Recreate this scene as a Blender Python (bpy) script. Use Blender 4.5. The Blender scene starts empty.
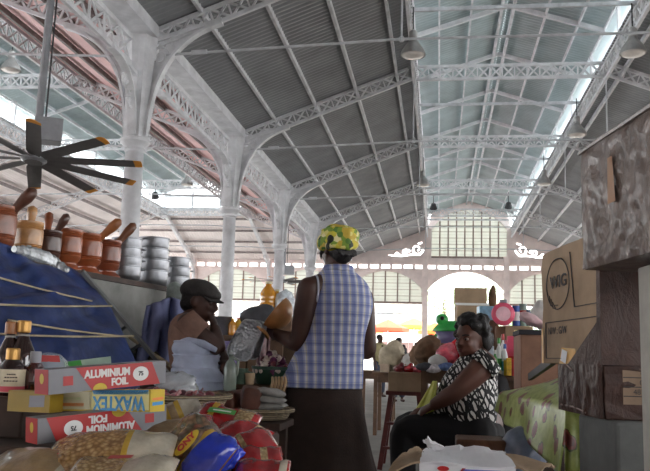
import bpy, bmesh, math, random
from mathutils import Vector, Matrix, Euler
R = random.Random(7)
sc = bpy.context.scene
COL = sc.collection
pi = math.pi
V = Vector

# ------------------------------------------------------------------ helpers
def lin(c):
    c = c / 255.0
    return c / 12.92 if c <= 0.04045 else ((c + 0.055) / 1.055) ** 2.4
def rgb(t): return (lin(t[0]), lin(t[1]), lin(t[2]), 1)

class NT:
    def __init__(s, name):
        s.m = bpy.data.materials.new(name); s.m.use_nodes = True
        s.t = s.m.node_tree; s.b = s.t.nodes['Principled BSDF']
    def n(s, ty, **k):
        x = s.t.nodes.new(ty)
        for a, b in k.items():
            if a in x.inputs.keys(): x.inputs[a].default_value = b
            else: setattr(x, a, b)
        return x
    def l(s, a, b): s.t.links.new(a, b)
    def co(s): return s.n('ShaderNodeTexCoord').outputs['Object']
    def ramp(s, fac, stops, interp='LINEAR'):
        r = s.n('ShaderNodeValToRGB'); r.color_ramp.interpolation = interp
        e = r.color_ramp.elements
        while len(e) < len(stops): e.new(0.5)
        for el, (p, c) in zip(e, stops): el.position = p; el.color = rgb(c)
        s.l(fac, r.inputs[0]); return r.outputs[0]
    def mix(s, fac, a, b, mode='MIX'):
        x = s.n('ShaderNodeMix', data_type='RGBA', blend_type=mode)
        for k, v in ((0, fac), (6, a), (7, b)):
            if hasattr(v, 'links'): s.l(v, x.inputs[k])
            else: x.inputs[k].default_value = v
        return x.outputs[2]
    def math(s, op, a, b=0.0):
        x = s.n('ShaderNodeMath', operation=op)
        for k, v in ((0, a), (1, b)):
            if hasattr(v, 'links'): s.l(v, x.inputs[k])
            else: x.inputs[k].default_value = v
        return x.outputs[0]
    def bump(s, h, st=0.3, d=0.01):
        x = s.n('ShaderNodeBump', Strength=st, Distance=d)
        s.l(h, x.inputs['Height']); s.l(x.outputs[0], s.b.inputs['Normal'])

MATS = {}
def mat(name, c, rough=0.6, metal=0.0, var=0.12, sc_=8.0, bump=0.0, bsc=None, bd=0.01, spec=0.5, alpha=1.0, trans=0.0, coat=0.0):
    if name in MATS: return MATS[name]
    N = NT(name); b = N.b
    b.inputs['Roughness'].default_value = rough; b.inputs['Metallic'].default_value = metal
    b.inputs['Specular IOR Level'].default_value = spec
    b.inputs['Alpha'].default_value = alpha
    b.inputs['Transmission Weight'].default_value = trans
    b.inputs['Coat Weight'].default_value = coat
    co = N.co()
    if var > 0:
        no = N.n('ShaderNodeTexNoise', Scale=sc_, Detail=5.0, Roughness=0.6); N.l(co, no.inputs['Vector'])
        d = tuple(max(0, x * (1 - var)) for x in c); e = tuple(min(255, x * (1 + var * 0.8)) for x in c)
        N.l(N.ramp(no.outputs['Fac'], [(0.3, d), (0.7, e)]), b.inputs['Base Color'])
    else:
        b.inputs['Base Color'].default_value = rgb(c)
    if bump > 0:
        n2 = N.n('ShaderNodeTexNoise', Scale=bsc or sc_ * 3, Detail=4.0); N.l(co, n2.inputs['Vector'])
        N.bump(n2.outputs['Fac'], bump, bd)
    MATS[name] = N.m
    return N.m

ORG = {}
def tag(o, label=None, cat=None, group=None, kind=None):
    if label: o['label'] = label
    if cat: o['category'] = cat
    if group: o['group'] = group
    if kind: o['kind'] = kind
    return o
def thing(name, loc, label, cat, group=None):
    o = bpy.data.objects.new(name, None); COL.objects.link(o)
    o.location = loc; ORG[o] = V(loc); o.empty_display_size = 0.05
    return tag(o, label, cat, group)

class MB:
    def __init__(s): s.v = []; s.f = []; s.mi = []; s.cur = 0
    def add(s, vs, fs):
        k = len(s.v); s.v += [V(p) for p in vs]
        for f in fs: s.f.append([i + k for i in f]); s.mi.append(s.cur)
        return s
    def box(s, c, d, rot=None):
        x, y, z = d[0] / 2, d[1] / 2, d[2] / 2
        vs = [V((a * x, b * y, e * z)) for e in (-1, 1) for b in (-1, 1) for a in (-1, 1)]
        if rot is not None:
            M = rot if isinstance(rot, Matrix) else Euler(rot if hasattr(rot, '__len__') else (0, 0, rot)).to_matrix()
            vs = [M @ p for p in vs]
        return s.add([p + V(c) for p in vs], [(0, 2, 3, 1), (4, 5, 7, 6), (0, 1, 5, 4), (2, 6, 7, 3), (0, 4, 6, 2), (1, 3, 7, 5)])
    def rbox(s, c, d, rot=None, r=0.01, n=2):
        bm = bmesh.new(); bmesh.ops.create_cube(bm, size=1)
        for v in bm.verts: v.co = V((v.co.x * d[0], v.co.y * d[1], v.co.z * d[2]))
        bmesh.ops.bevel(bm, geom=bm.edges[:], offset=r, segments=n, affect='EDGES', profile=0.5)
        M = Matrix.Identity(3)
        if rot is not None: M = rot if isinstance(rot, Matrix) else Euler(rot if hasattr(rot, '__len__') else (0, 0, rot)).to_matrix()
        bm.verts.index_update()
        s.add([M @ v.co + V(c) for v in bm.verts], [[v.index for v in f.verts] for f in bm.faces]); bm.free(); return s
    def beam(s, a, b, w, h, up=(0, 0, 1)):
        a = V(a); b = V(b); t = (b - a).normalized(); u = V(up); x = t.cross(u)
        if x.length < 1e-4: x = t.cross(V((0, 1, 0)))
        x.normalize(); u = x.cross(t)
        vs = [p + x * (i * w / 2) + u * (j * h / 2) for p in (a, b) for i, j in ((-1, -1), (1, -1), (1, 1), (-1, 1))]
        return s.add(vs, [(3, 2, 1, 0), (4, 5, 6, 7), (0, 1, 5, 4), (1, 2, 6, 5), (2, 3, 7, 6), (3, 0, 4, 7)])
    def loft(s, rings, cap=True, closed=True):
        n = len(rings[0]); vs = [p for r in rings for p in r]; fs = []
        for i in range(len(rings) - 1):
            for j in range(n if closed else n - 1):
                k = (j + 1) % n
                fs.append((i * n + j, i * n + k, (i + 1) * n + k, (i + 1) * n + j))
        if cap: fs.append(tuple(range(n))[::-1]); fs.append(tuple(range((len(rings) - 1) * n, len(rings) * n)))
        return s.add(vs, fs)
    def tube(s, pts, r, n=8, cap=True, flat=1.0):
        pts = [V(p) for p in pts]; rs = r if hasattr(r, '__len__') else [r] * len(pts)
        rings = []; x = None
        for i, p in enumerate(pts):
            t = (pts[min(i + 1, len(pts) - 1)] - pts[max(i - 1, 0)])
            if t.length < 1e-9: t = V((0, 0, 1))
            t.normalize()
            if x is None:
                x = t.orthogonal()
                if flat != 1.0: x = t.cross(V((0, 0, 1)))
            x = (x - t * x.dot(t)); x.normalize(); y = t.cross(x)
            rings.append([p + (x * math.cos(2 * pi * k / n) + y * flat * math.sin(2 * pi * k / n)) * rs[i] for k in range(n)])
        return s.loft(rings, cap)
    def lathe(s, prof, c=(0, 0, 0), n=24, M=None, cap=True, sx=1.0, sy=1.0):
        rings = []
        for r, z in prof:
            q = [V((r * sx * math.cos(2 * pi * k / n), r * sy * math.sin(2 * pi * k / n), z)) for k in range(n)]
            rings.append([(M @ p if M is not None else p) + V(c) for p in q])
        return s.loft(rings, cap)
    def ell(s, c, r, n=14, m=9, M=None, jit=0.0, rnd=None):
        prof = []
        r = (r, r, r) if not hasattr(r, '__len__') else r
        rings = []
        for i in range(m + 1):
            a = -pi / 2 + pi * i / m
            a = max(-pi / 2 + 0.02, min(pi / 2 - 0.02, a))
            ring = []
            for k in range(n):
                j = 1 + (rnd.uniform(-jit, jit) if rnd else 0)
                p = V((r[0] * math.cos(a) * math.cos(2 * pi * k / n) * j, r[1] * math.cos(a) * math.sin(2 * pi * k / n) * j, r[2] * math.sin(a) * j))
                ring.append((M @ p if M is not None else p) + V(c))
            rings.append(ring)
        return s.loft(rings, True)
    def prism(s, pts, vec):
        pts = [V(p) for p in pts]; n = len(pts); vec = V(vec)
        return s.add(pts + [p + vec for p in pts], [tuple(range(n))[::-1], tuple(range(n, 2 * n))] + [(i, (i + 1) % n, n + (i + 1) % n, n + i) for i in range(n)])
    def grid(s, fn, nu, nv, thick=0.0):
        vs = [V(fn(i / nu, j / nv)) for i in range(nu + 1) for j in range(nv + 1)]
        w = nv + 1
        fs = [(i * w + j, (i + 1) * w + j, (i + 1) * w + j + 1, i * w + j + 1) for i in range(nu) for j in range(nv)]
        return s.add(vs, fs)
    def build(s, name, m, parent=None, smooth=False, org=None, bevel=0.0, thick=0.0, sub=0, auto=None):
        me = bpy.data.meshes.new(name)
        if parent is not None: org = ORG[parent]
        if org is None:
            lo = [min(p[k] for p in s.v) for k in range(3)]; hi = [max(p[k] for p in s.v) for k in range(3)]
            org = V(((lo[0] + hi[0]) / 2, (lo[1] + hi[1]) / 2, lo[2]))
        org = V(org)
        me.from_pydata([p - org for p in s.v], [], s.f)
        ms = m if isinstance(m, (list, tuple)) else [m]
        for x in ms: me.materials.append(x)
        for p, k in zip(me.polygons, s.mi): p.material_index = min(k, len(ms) - 1); p.use_smooth = smooth
        bm = bmesh.new(); bm.from_mesh(me); bmesh.ops.recalc_face_normals(bm, faces=bm.faces[:]); bm.to_mesh(me); bm.free()
        o = bpy.data.objects.new(name, me); COL.objects.link(o)
        if parent is not None: o.parent = parent
        else: o.location = org
        ORG[o] = org
        if thick: md = o.modifiers.new('s', 'SOLIDIFY'); md.thickness = thick; md.offset = 0
        if bevel: md = o.modifiers.new('b', 'BEVEL'); md.width = bevel; md.segments = 2; md.limit_method = 'ANGLE'
        if sub: md = o.modifiers.new('u', 'SUBSURF'); md.levels = sub; md.render_levels = sub
        if auto: 
            me.set_sharp_from_angle(angle=auto)
            for p in me.polygons: p.use_smooth = True
        return o
    def organic(s, name, m, parent=None, voxel=0.01, it=6, org=None):
        o = s.build(name, m, parent, org=org)
        me0 = o.data
        md = o.modifiers.new('r', 'REMESH'); md.mode = 'VOXEL'; md.voxel_size = voxel
        if it: md = o.modifiers.new('m', 'SMOOTH'); md.iterations = it; md.factor = 0.5
        dg = bpy.context.evaluated_depsgraph_get(); dg.update()
        me = bpy.data.meshes.new_from_object(o.evaluated_get(dg))
        o.modifiers.clear(); o.data = me; me.name = name; bpy.data.meshes.remove(me0)
        if not me.materials:
            for x in (m if isinstance(m, (list, tuple)) else [m]): me.materials.append(x)
        for p in me.polygons: p.use_smooth = True
        return o

def letters(txt, size, M, m, parent, name='lettering', ext=0.0006, sx=1.0, bold=0.0):
    cu = bpy.data.curves.new('t', 'FONT'); cu.body = txt; cu.size = size; cu.align_x = 'CENTER'; cu.align_y = 'CENTER'
    cu.extrude = ext; cu.offset = bold
    to = bpy.data.objects.new('t', cu); COL.objects.link(to)
    dg = bpy.context.evaluated_depsgraph_get(); dg.update()
    me = bpy.data.meshes.new_from_object(to.evaluated_get(dg))
    bpy.data.objects.remove(to); bpy.data.curves.remove(cu)
    org = ORG[parent]
    for v in me.vertices: v.co = (M @ V((v.co.x * sx, v.co.y, v.co.z))) - org
    me.materials.clear(); me.materials.append(m); me.name = name
    o = bpy.data.objects.new(name, me); COL.objects.link(o); o.parent = parent; ORG[o] = org
    return o

def dup(root, loc=None, rz=None, label=None, rot=None, scale=None):
    r = root.copy(); COL.objects.link(r)
    if loc is not None: r.location = loc
    if rz is not None: r.rotation_euler = (0, 0, rz)
    if rot is not None: r.rotation_euler = rot
    if scale is not None: r.scale = (scale,) * 3 if not hasattr(scale, '__len__') else scale
    if label: r['label'] = label
    for ch in list(root.children):
        c = ch.copy(); COL.objects.link(c); c.parent = r
        for g in list(ch.children):
            d = g.copy(); COL.objects.link(d); d.parent = c
    return r

# ------------------------------------------------------------------ camera
F = 802.0; HC = 1.02
yaw, pit, rol = 0.1432, 0.1502, 0.0297
def cam_axes():
    cy, sy = math.cos(yaw), math.sin(yaw)
    r = V((cy, sy, 0)); fw = V((-sy, cy, 0)); u = V((0, 0, 1))
    cp, sp = math.cos(pit), math.sin(pit)
    fw, u = fw * cp + u * sp, u * cp - fw * sp
    cr, sr = math.cos(rol), math.sin(rol)
    r, u = r * cr + u * sr, u * cr - r * sr
    return r, u, fw
CR, CU, CF = cam_axes()
CAM = V((0, 0, HC))
cam = bpy.data.cameras.new('camera'); co = bpy.data.objects.new('camera', cam); COL.objects.link(co)
M = Matrix((CR, CU, -CF)).transposed().to_4x4(); M.translation = CAM
co.matrix_world = M
cam.sensor_fit = 'HORIZONTAL'; cam.sensor_width = 36; cam.lens = F / 650 * 36; cam.clip_start = 0.05; cam.clip_end = 500
sc.camera = co
def ray(px, py): return CF + CR * ((px - 325) / F) + CU * ((235.5 - py) / F)
def at(px, py, Y):
    d = ray(px, py); return CAM + d * (Y / d.y)
def onz(px, py, z):
    d = ray(px, py); return CAM + d * ((z - HC) / d.z)
def proj(p):
    q = V(p) - CAM; d = q.dot(CF); return (325 + F * q.dot(CR) / d, 235.5 - F * q.dot(CU) / d)

# ------------------------------------------------------------------ common materials
iron = mat('white_paint_iron', (214, 215, 218), 0.55, var=0.10, sc_=3, bump=0.1, bsc=40)
iron2 = mat('grey_paint_iron', (196, 198, 202), 0.55, var=0.12, sc_=4)
roofdark = mat('galvanised_sheet', (142, 144, 146), 0.5, var=0.10, sc_=1.2)
roofblue = mat('lantern_sheet', (172, 186, 188), 0.5, var=0.08, sc_=1.2)
roofwhite = mat('painted_sheet', (236, 228, 225), 0.6, var=0.05, sc_=0.8)
wallpink = mat('pinkish_plaster', (236, 222, 218), 0.8, var=0.07, sc_=1.5)
dark = mat('dark_steel', (60, 60, 62), 0.6)
# ------------------------------------------------------------------ the hall
D = 5.783; XC = -4.688; XL = XC + 4.10; XR = XC + 8.24; XM = (XL + XR) / 2; XE = XR + 4.10
YE = 7 * D; ZR = 4.22; ZE = 5.78; ZC = 7.27
RT = 0.34                      # roof sheet above rafter soffit
Y0 = -18.0                      # roof carries on over and behind the viewer

def struct(mb, name, m, **k):
    o = mb.build(name, m, **k); o['kind'] = 'structure'; return o

# floor and ground outside
N = NT('concrete_floor'); co_ = N.co()
n1 = N.n('ShaderNodeTexNoise', Scale=1.3, Detail=8.0, Roughness=0.65); N.l(co_, n1.inputs['Vector'])
N.l(N.ramp(n1.outputs['Fac'], [(0.3, (88, 86, 84)), (0.5, (112, 110, 106)), (0.72, (134, 131, 126))]), N.b.inputs['Base Color'])
N.b.inputs['Roughness'].default_value = 0.75
n2 = N.n('ShaderNodeTexNoise', Scale=30.0, Detail=4.0); N.l(co_, n2.inputs['Vector']); N.bump(n2.outputs['Fac'], 0.2, 0.01)
struct(MB().box((0, 11.0, -0.1), (36, 60, 0.2)), 'floor', N.m)
struct(MB().box((0, 75, -0.13), (160, 70, 0.2)), 'ground', mat('pale_paving', (202, 200, 196), 0.9, var=0.1, sc_=0.5))

def corr(mb, p00, p10, p01, p11, n, amp=0.012):
    # corrugated sheet: furrows run p0->p1 ; wave along the other way
    p00, p10, p01, p11 = map(V, (p00, p10, p01, p11))
    nn = (p10 - p00).cross(p01 - p00).normalized()
    def fn(u, v):
        i = round(u * n); w = amp * (1, 0.7, -0.7, -1, -0.7, 0.7)[i % 6]
        return (p00.lerp(p01, u)).lerp(p10.lerp(p11, u), v) + nn * w
    return mb.grid(fn, n, 1)
def sheet(name, a, b, ya, yb, m, per=0.14):
    n = int((yb - ya) / per * 6)
    mb = corr(MB(), (a[0], ya, a[1]), (b[0], ya, b[1]), (a[0], yb, a[1]), (b[0], yb, b[1]), n)
    return struct(mb, name, m, smooth=True)
ZW = ZC + 1.10                   # top of clerestory wall
ZG = ZW + 0.66                  # ridge
sheet('ceiling_nave_left', (XC + 0.15, ZE + RT - 0.05), (XL + 0.05, ZC + RT), Y0, YE, roofdark)
sheet('ceiling_nave_right', (XE - 0.15, ZE + RT - 0.05), (XR - 0.05, ZC + RT), Y0, YE, roofdark)
sheet('ceiling_lantern_left', (XL - 0.35, ZW - 0.1), (XM, ZG), Y0, YE + .4, roofblue)
sheet('ceiling_lantern_right', (XR + 0.35, ZW - 0.1), (XM, ZG), Y0, YE + .4, roofblue)
# purlins
tn = [0]
def trim(a, b, w=0.055, h=0.11, m=None):
    tn[0] += 1
    return struct(MB().beam(a, b, w, h), 'trim_%d' % tn[0], m or iron)
def zl(x): return ZE + RT + (ZC - ZE) * (x - XC) / 4.1
for k in range(4):
    x = XC + 0.95 + k * 0.92
    trim((x, Y0, zl(x) - 0.10), (x, YE, zl(x) - 0.10))
    x2 = 2 * XM - x
    trim((x2, Y0, zl(x) - 0.10), (x2, YE, zl(x) - 0.10))
for x in (XL + 0.55, XL + 1.25, XR - 0.55, XR - 1.25):
    z = ZW + (ZG - ZW) * (1 - abs(x - XM) / 2)
    trim((x, Y0, z - 0.09), (x, YE, z - 0.09), 0.04, 0.08)
for dx in (-0.13, 0.13): trim((XM + dx, Y0, ZG - 0.14), (XM + dx, YE, ZG - 0.14), 0.06, 0.12)
# eaves gutter beams and lantern sills
trim((XC + 0.02, Y0, ZE + 0.22), (XC + 0.02, YE, ZE + 0.22), 0.52, 0.20)
trim((XE, Y0, ZE + 0.22), (XE, YE, ZE + 0.22), 0.52, 0.20)
frost = mat('frosted_glass', (226, 236, 238), 0.4, var=0.03, trans=0.0)
N = NT('lantern_glazing'); N.b.inputs['Base Color'].default_value = rgb((232, 240, 242)); N.b.inputs['Roughness'].default_value = 0.5
N.b.inputs['Transmission Weight'].default_value = 0.9; N.b.inputs['IOR'].default_value = 1.05
nz = N.n('ShaderNodeTexNoise', Scale=4.0); N.l(N.co(), nz.inputs['Vector']); N.bump(nz.outputs['Fac'], 0.1)
glaze = N.m
wi = [0]
def window(mb, m):
    wi[0] += 1
    return struct(mb, 'window_%d' % wi[0], m)
def lantern_side(x, s, ya, yb, zc, zw, lattice=True):
    # sill, head, posts, panes of one bay each
    trim((x, ya, zc + RT + 0.02), (x, yb, zc + RT + 0.02), 0.08, 0.06)
    trim((x, ya, zw - 0.08), (x, yb, zw - 0.08), 0.06, 0.06)
    k = ya
    mb = MB()
    while k < yb - 0.1:
        y2 = min(k + D / 2, yb)
        mb.box((x, k + 0.03, (zc + zw) / 2 + .1), (0.07, 0.06, zw - zc - .2))
        w = window(MB().box((x + s * 0.02, (k + y2) / 2, (zc + RT + zw) / 2 - 0.02), (0.008, y2 - k - 0.08, zw - zc - RT - 0.10)), glaze)
        k = y2
    struct(mb, 'trim_%d' % (200 + tn[0]), iron)
lantern_side(XL, -1, 1.5, YE, ZC, ZW)
lantern_side(XR, 1, 1.5, YE, ZC, ZW)

def lattice(mb, a, b, h, n, chord=0.07, web=0.03, up=(0, 0, 1), th=0.06):
    a = V(a); b = V(b); up = V(up)
    t = (b - a).normalized(); u = (up - t * up.dot(t)).normalized() * h
    mb.beam(a, b, th, chord, up); mb.beam(a + u, b + u, th, chord, up)
    for i in range(n):
        p = a.lerp(b, i / n); q = a.lerp(b, (i + 1) / n)
        mb.beam(p, q + u, web * 0.7, web, up); mb.beam(p + u, q, web * 0.7, web, up)
        if i: mb.beam(p, p + u, web, web * 0.8, t)
    return mb

# lantern-edge and eaves lattice girders (whole length, each one a fixed member of the roof)
def girder(a, b, h, cell, label, name='lattice_girder'):
    mb = lattice(MB(), a, b, h, max(2, int((V(b) - V(a)).length / cell)), 0.07, 0.035)
    return tag(mb.build(name, iron), label, 'girder')
girder((XL, 1, ZC - 0.10), (XL, YE - .15, ZC - 0.10), 0.36, 0.42, 'long white lattice girder under the near edge of the central roof lantern, almost end-on')
girder((XR, 1, ZC - 0.10), (XR, YE - .15, ZC - 0.10), 0.36, 0.42, 'long white lattice girder under the far edge of the central roof lantern, above the cartons')

# nave trusses
ords = ['', '', 'over the first iron column', 'over the second iron column', 'over the third iron column', 'over the fourth iron column', 'nearest the end wall']
truss0 = None
def make_truss(y):
    t = thing('roof_truss', (XM, y, ZE), 'white lattice nave truss with lantern girder and tie rod ' + ords[2], 'truss', 'nave trusses')
    for sgn in (-1, 1):
        f = lambda x: XM + sgn * (x - XM) * -1
        mb = lattice(MB(), (f(XC + 0.3), y, ZE + 0.02), (f(XL - 0.05), y, ZC - 0.03), 0.26, 13, 0.06, 0.035)
        mb.build('lattice_rafter', iron, t)
        # lantern rafter
        MB().beam((f(XL), y, ZW - 0.12), (XM, y, ZG - 0.12), 0.07, 0.10).build('lantern_rafter', iron, t)
    lattice(MB(), (XL + 0.05, y, ZC - 0.05), (XR - 0.05, y, ZC - 0.05), 0.30, 15, 0.06, 0.035).build('lantern_girder', iron, t)
    mb = MB().tube([(XC + 0.42, y, ZE - 0.14), (XL, y, ZE + 0.02), (XR, y, ZE + 0.02), (XE - 0.42, y, ZE - 0.14)], 0.022, 8)
    for x in (XC + 0.95, XE - 0.95): mb.tube([(x - .12, y, ZE - 0.11), (x + .12, y, ZE - 0.1)], 0.04, 8)
    mb.build('tie_rod', iron2, t)
    for x in (XL, XR):
        MB().tube([(x, y, ZE + 0.02), (x, y, ZC - 0.05)], 0.016, 6).ell((x, y, ZE + 0.02), 0.05, 8, 5).build('hanger_rod', iron2, t)
    return t
truss0 = make_truss(2 * D)
for n in range(3, 7):
    dup(truss0, (XM, n * D, ZE), label='white lattice nave truss with lantern girder and tie rod ' + ords[n])
# half-bay lantern frames
def make_half(y):
    t = thing('lantern_frame', (XM, y, ZW), 'slim white rafter pair with tie inside the lantern, nearest the camera', 'roof frame', 'half bay lantern frames')
    for sgn in (-1, 1):
        MB().beam((XM + sgn * 2, y, ZW - 0.12), (XM, y, ZG - 0.12), 0.07, 0.10).build('lantern_rafter', iron, t)
    MB().beam((XL, y, ZC + 0.30), (XR, y, ZC + 0.30), 0.05, 0.07).build('tie_bar', iron2, t)
    return t
h0 = make_half(2.5 * D)
for n, lb in ((3.5, 'between the second and third column'), (4.5, 'between the third and fourth column'), (5.5, 'past the fourth column'), (6.5, 'next to the end wall')):
    dup(h0, (XM, n * D, ZW), label='slim white rafter pair with tie inside the lantern, ' + lb)

# ------------------------------------------------------------------ iron columns
def scroll(c, ax, ay, r, turns=1.6, flip=1, n=26):
    c = V(c); pts = []
    for i in range(n + 1):
        a = turns * 2 * pi * i / n; rr = r * (1 - 0.8 * i / n)
        pts.append(c + V(ax) * (rr * math.cos(a)) + V(ay) * (rr * math.sin(a) * flip))
    return pts
def make_column(x, y):
    t = thing('iron_column', (x, y, 0), 'white cast iron column with fluted flaring head and curved brackets, nearest, behind the big fan', 'column', 'left row of iron columns')
    MB().lathe([(0.30, 0), (0.30, 0.12), (0.24, 0.16), (0.24, 0.5), (0.20, 0.55), (0.19, 0.6)], (x, y, 0), 24).build('plinth', iron, t)
    MB().lathe([(0.165, 0.58), (0.16, 1.4), (0.15, 2.6), (0.14, ZR - 0.15)], (x, y, 0), 24).build('shaft', iron, t, smooth=True)
    MB().lathe([(0.14, ZR - 0.16), (0.17, ZR - 0.13), (0.15, ZR - 0.09), (0.19, ZR - 0.05), (0.23, ZR), (0.23, ZR + 0.05), (0.19, ZR + 0.07)], (x, y, 0), 24).build('capital', iron, t)
    # fluted pier above the capital
    mb = MB()
    rings = []
    for i in range(9):
        z = ZR + 0.06 + (ZE + 0.15 - ZR - 0.06) * i / 8
        r = 0.17 + 0.10 * (i / 8) ** 2
        rings.append([V((x + r * (1.0 + (0.0 if k % 2 else -0.16)) * math.cos(2 * pi * k / 16 + .2) * 1.1, y + r * (1.0 + (0.0 if k % 2 else -0.16)) * math.sin(2 * pi * k / 16 + .2) * 1.1, z)) for k in range(16)])
    mb.loft(rings).build('fluted_head', iron, t)
    def arm(dx, dy, reach, z0, z1, zm):
        # curved flange rising to the rafter, with a pierced web behind it
        d = V((dx, dy, 0)); O = V((x, y, 0)); w = V((-dy, dx, 0)); pts = []
        P0 = (.17, z0); P1 = (.20, zm); P2 = (reach, z1)
        N_ = 16
        for i in range(N_ + 1):
            q = i / N_; pts.append(O + d * ((1 - q) ** 2 * P0[0] + 2 * q * (1 - q) * P1[0] + q * q * P2[0]) + V((0, 0, (1 - q) ** 2 * P0[1] + 2 * q * (1 - q) * P1[1] + q * q * P2[1])))
        mb = MB(); rings = []
        for i, p in enumerate(pts):
            q = pts[min(i + 1, N_)] - pts[max(i - 1, 0)]; q.normalize(); nrm = w.cross(q)
            rings.append([p + w * 0.065 + nrm * 0.02, p - w * 0.065 + nrm * 0.02, p - w * 0.065 - nrm * 0.02, p + w * 0.065 - nrm * 0.02])
        mb.loft(rings)
        corner = O + d * .16 + V((0, 0, z1 - .02))
        for i in range(N_):
            a, b = pts[i], pts[i + 1]
            f1 = .34 + .3 * abs(i / N_ - .5) ; f2 = .34 + .3 * abs((i + 1) / N_ - .5)
            c2 = b.lerp(corner, f2); e = a.lerp(corner, f1)
            mb.prism([a + w * -.012, b + w * -.012, c2 + w * -.012, e + w * -.012], w * 0.024)
        mb.beam(O + d * .12 + V((0, 0, z1 + (-.06 if dx == 0 else -.30))), pts[-1] + V((0, 0, .05)), .10, .07)
        mb.tube(scroll(O + d * .32 + V((0, 0, z1 - .52)), d, (0, 0, 1), 0.16), 0.020, 5)
        mb.tube(scroll(O + d * .58 + V((0, 0, z1 - .26)), -d, (0, 0, 1), 0.12, 1.6, -1), 0.018, 5)
        mb.tube([O + d * .17 + V((0, 0, z1 - .5)), O + d * .3 + V((0, 0, z1 - .34)), O + d * .55 + V((0, 0, z1 - .12))], .018, 5)
        return mb.build('curved_bracket', iron, t)
    arm(1, 0, 1.30, ZR + .10, ZE + .36, ZE + .05); arm(-1, 0, 1.30, ZR + .10, ZE + .36, ZE + .05); arm(0, 1, 1.15, ZR + .10, ZE - .46, ZE - .40); arm(0, -1, 1.15, ZR + .10, ZE - .46, ZE - .40)
    return t
c0 = make_column(XC, 2 * D)
cl = {3: 'second, behind the seated person in a cap', 4: 'third, between the cap wearer and the standing woman', 5: 'fourth, close beside the head scarf', 6: 'fifth and farthest, mostly hidden by the head scarf'}
for n in range(3, 7):
    dup(c0, (XC, n * D, 0), label='white cast iron column with fluted flaring head and curved brackets, ' + cl[n])
g0 = girder((XC, D * 2 + .42, ZE - 0.42), (XC, D * 3 - .42, ZE - 0.42), 0.40, 0.46, 'white lattice girder between the heads of the first and second iron columns')
g0['group'] = 'girders between iron columns'
for k, lb in ((1, 'ahead of the first iron column, behind the fan pole'), (3, 'between the heads of the second and third iron columns'), (4, 'between the heads of the third and fourth iron columns'), (5, 'between the heads of the fourth and fifth iron columns'), (6, 'between the fifth iron column and the end wall')):
    o = g0.copy(); COL.objects.link(o); o.location.y = g0.location.y + (k - 2) * D; o['label'] = 'white lattice girder ' + lb; ORG[o] = V(o.location)

# ------------------------------------------------------------------ side hall with hipped end and its own lantern
YH = YE - 5.1; XA = XC - 4; XB = XC - 8; XD = XC - 12
ZH = ZC + RT
sheet('ceiling_side_near', (XC - 0.15, ZE + RT), (XA - 0.05, ZH), Y0, YH + 1.0, mat('bounce_tinted_sheet', (228, 190, 188), .6, var=.05, sc_=.8))  # pinkish bounce light is painted into this sheet's colour
sheet('ceiling_side_far', (XD, ZE + RT), (XB + 0.05, ZH), Y0, YH + 1.0, roofwhite)
ne = int(12 / 0.14 * 6)
mb = corr(MB(), (XD, YE, ZE + 0.12), (XD, YH, ZH), (XC - .05, YE, ZE + 0.12), (XC - .05, YH, ZH), ne)
struct(mb, 'ceiling_side_end', roofwhite, smooth=True)
sheet('ceiling_side_lantern_a', (XA + 0.3, ZW - 0.1), (XC - 6, ZG), Y0, YH + .4, roofblue)
sheet('ceiling_side_lantern_b', (XB - 0.3, ZW - 0.1), (XC - 6, ZG), Y0, YH + .4, roofblue)
lantern_side(XA, 1, 1.5, YH, ZC, ZW); lantern_side(XB, -1, 1.5, YH, ZC, ZW)
for i in range(3):
    x0 = XB + i * 4 / 3
    window(MB().box((x0 + 2 / 3, YH + .02, (ZC + RT + ZW) / 2 - 0.02), (4 / 3 - .07, 0.008, ZW - ZC - RT - 0.22)), glaze)
    trim((x0, YH, ZC + .2), (x0, YH, ZW + .1), 0.08, 0.08)
trim((XB, YH, ZC + RT), (XA, YH, ZC + RT), 0.12, 0.16); trim((XB, YH, ZW - .12), (XA, YH, ZW - .12), 0.1, 0.12)
grim = mat('dull_purlin', (140, 132, 130), 0.6)
for k in range(4):
    f_ = 0.2 + 0.22 * k
    y = YE + (YH - YE) * f_; z = ZE + 0.12 + (ZH - ZE - 0.12) * f_
    trim((XD, y, z - 0.09), (XC - .1, y, z - 0.09), 0.05, 0.10, grim)
    for xa, s in ((XC, -1), (XD, 1)):
        x = xa + s * 4 * f_
        trim((x, Y0, zl(XC + 4 * f_) - 0.10), (x, YH + .8, zl(XC + 4 * f_) - 0.10), 0.06, 0.11, grim)
for s in (-1, 1):
    for q in (0.7, 1.4):
        x = XC - 6 + s * q; z = ZG - (ZG - ZW) * q / 2
        trim((x, Y0, z - 0.09), (x, YH, z - 0.09), 0.05, 0.09)
for x in (XC - 4, XC - 8):
    trim((x, YE - .1, ZE - .1), (x, YH, ZH - .16), 0.14, 0.2)
girder((XA, 3, ZC - 0.10), (XA, YH, ZC - 0.10), 0.36, 0.42, 'long lattice girder under the near edge of the side hall lantern, behind the big fan')
girder((XB, 8, ZC - 0.10), (XB, YH, ZC - 0.10), 0.36, 0.42, 'long lattice girder under the far edge of the side hall lantern')
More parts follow.
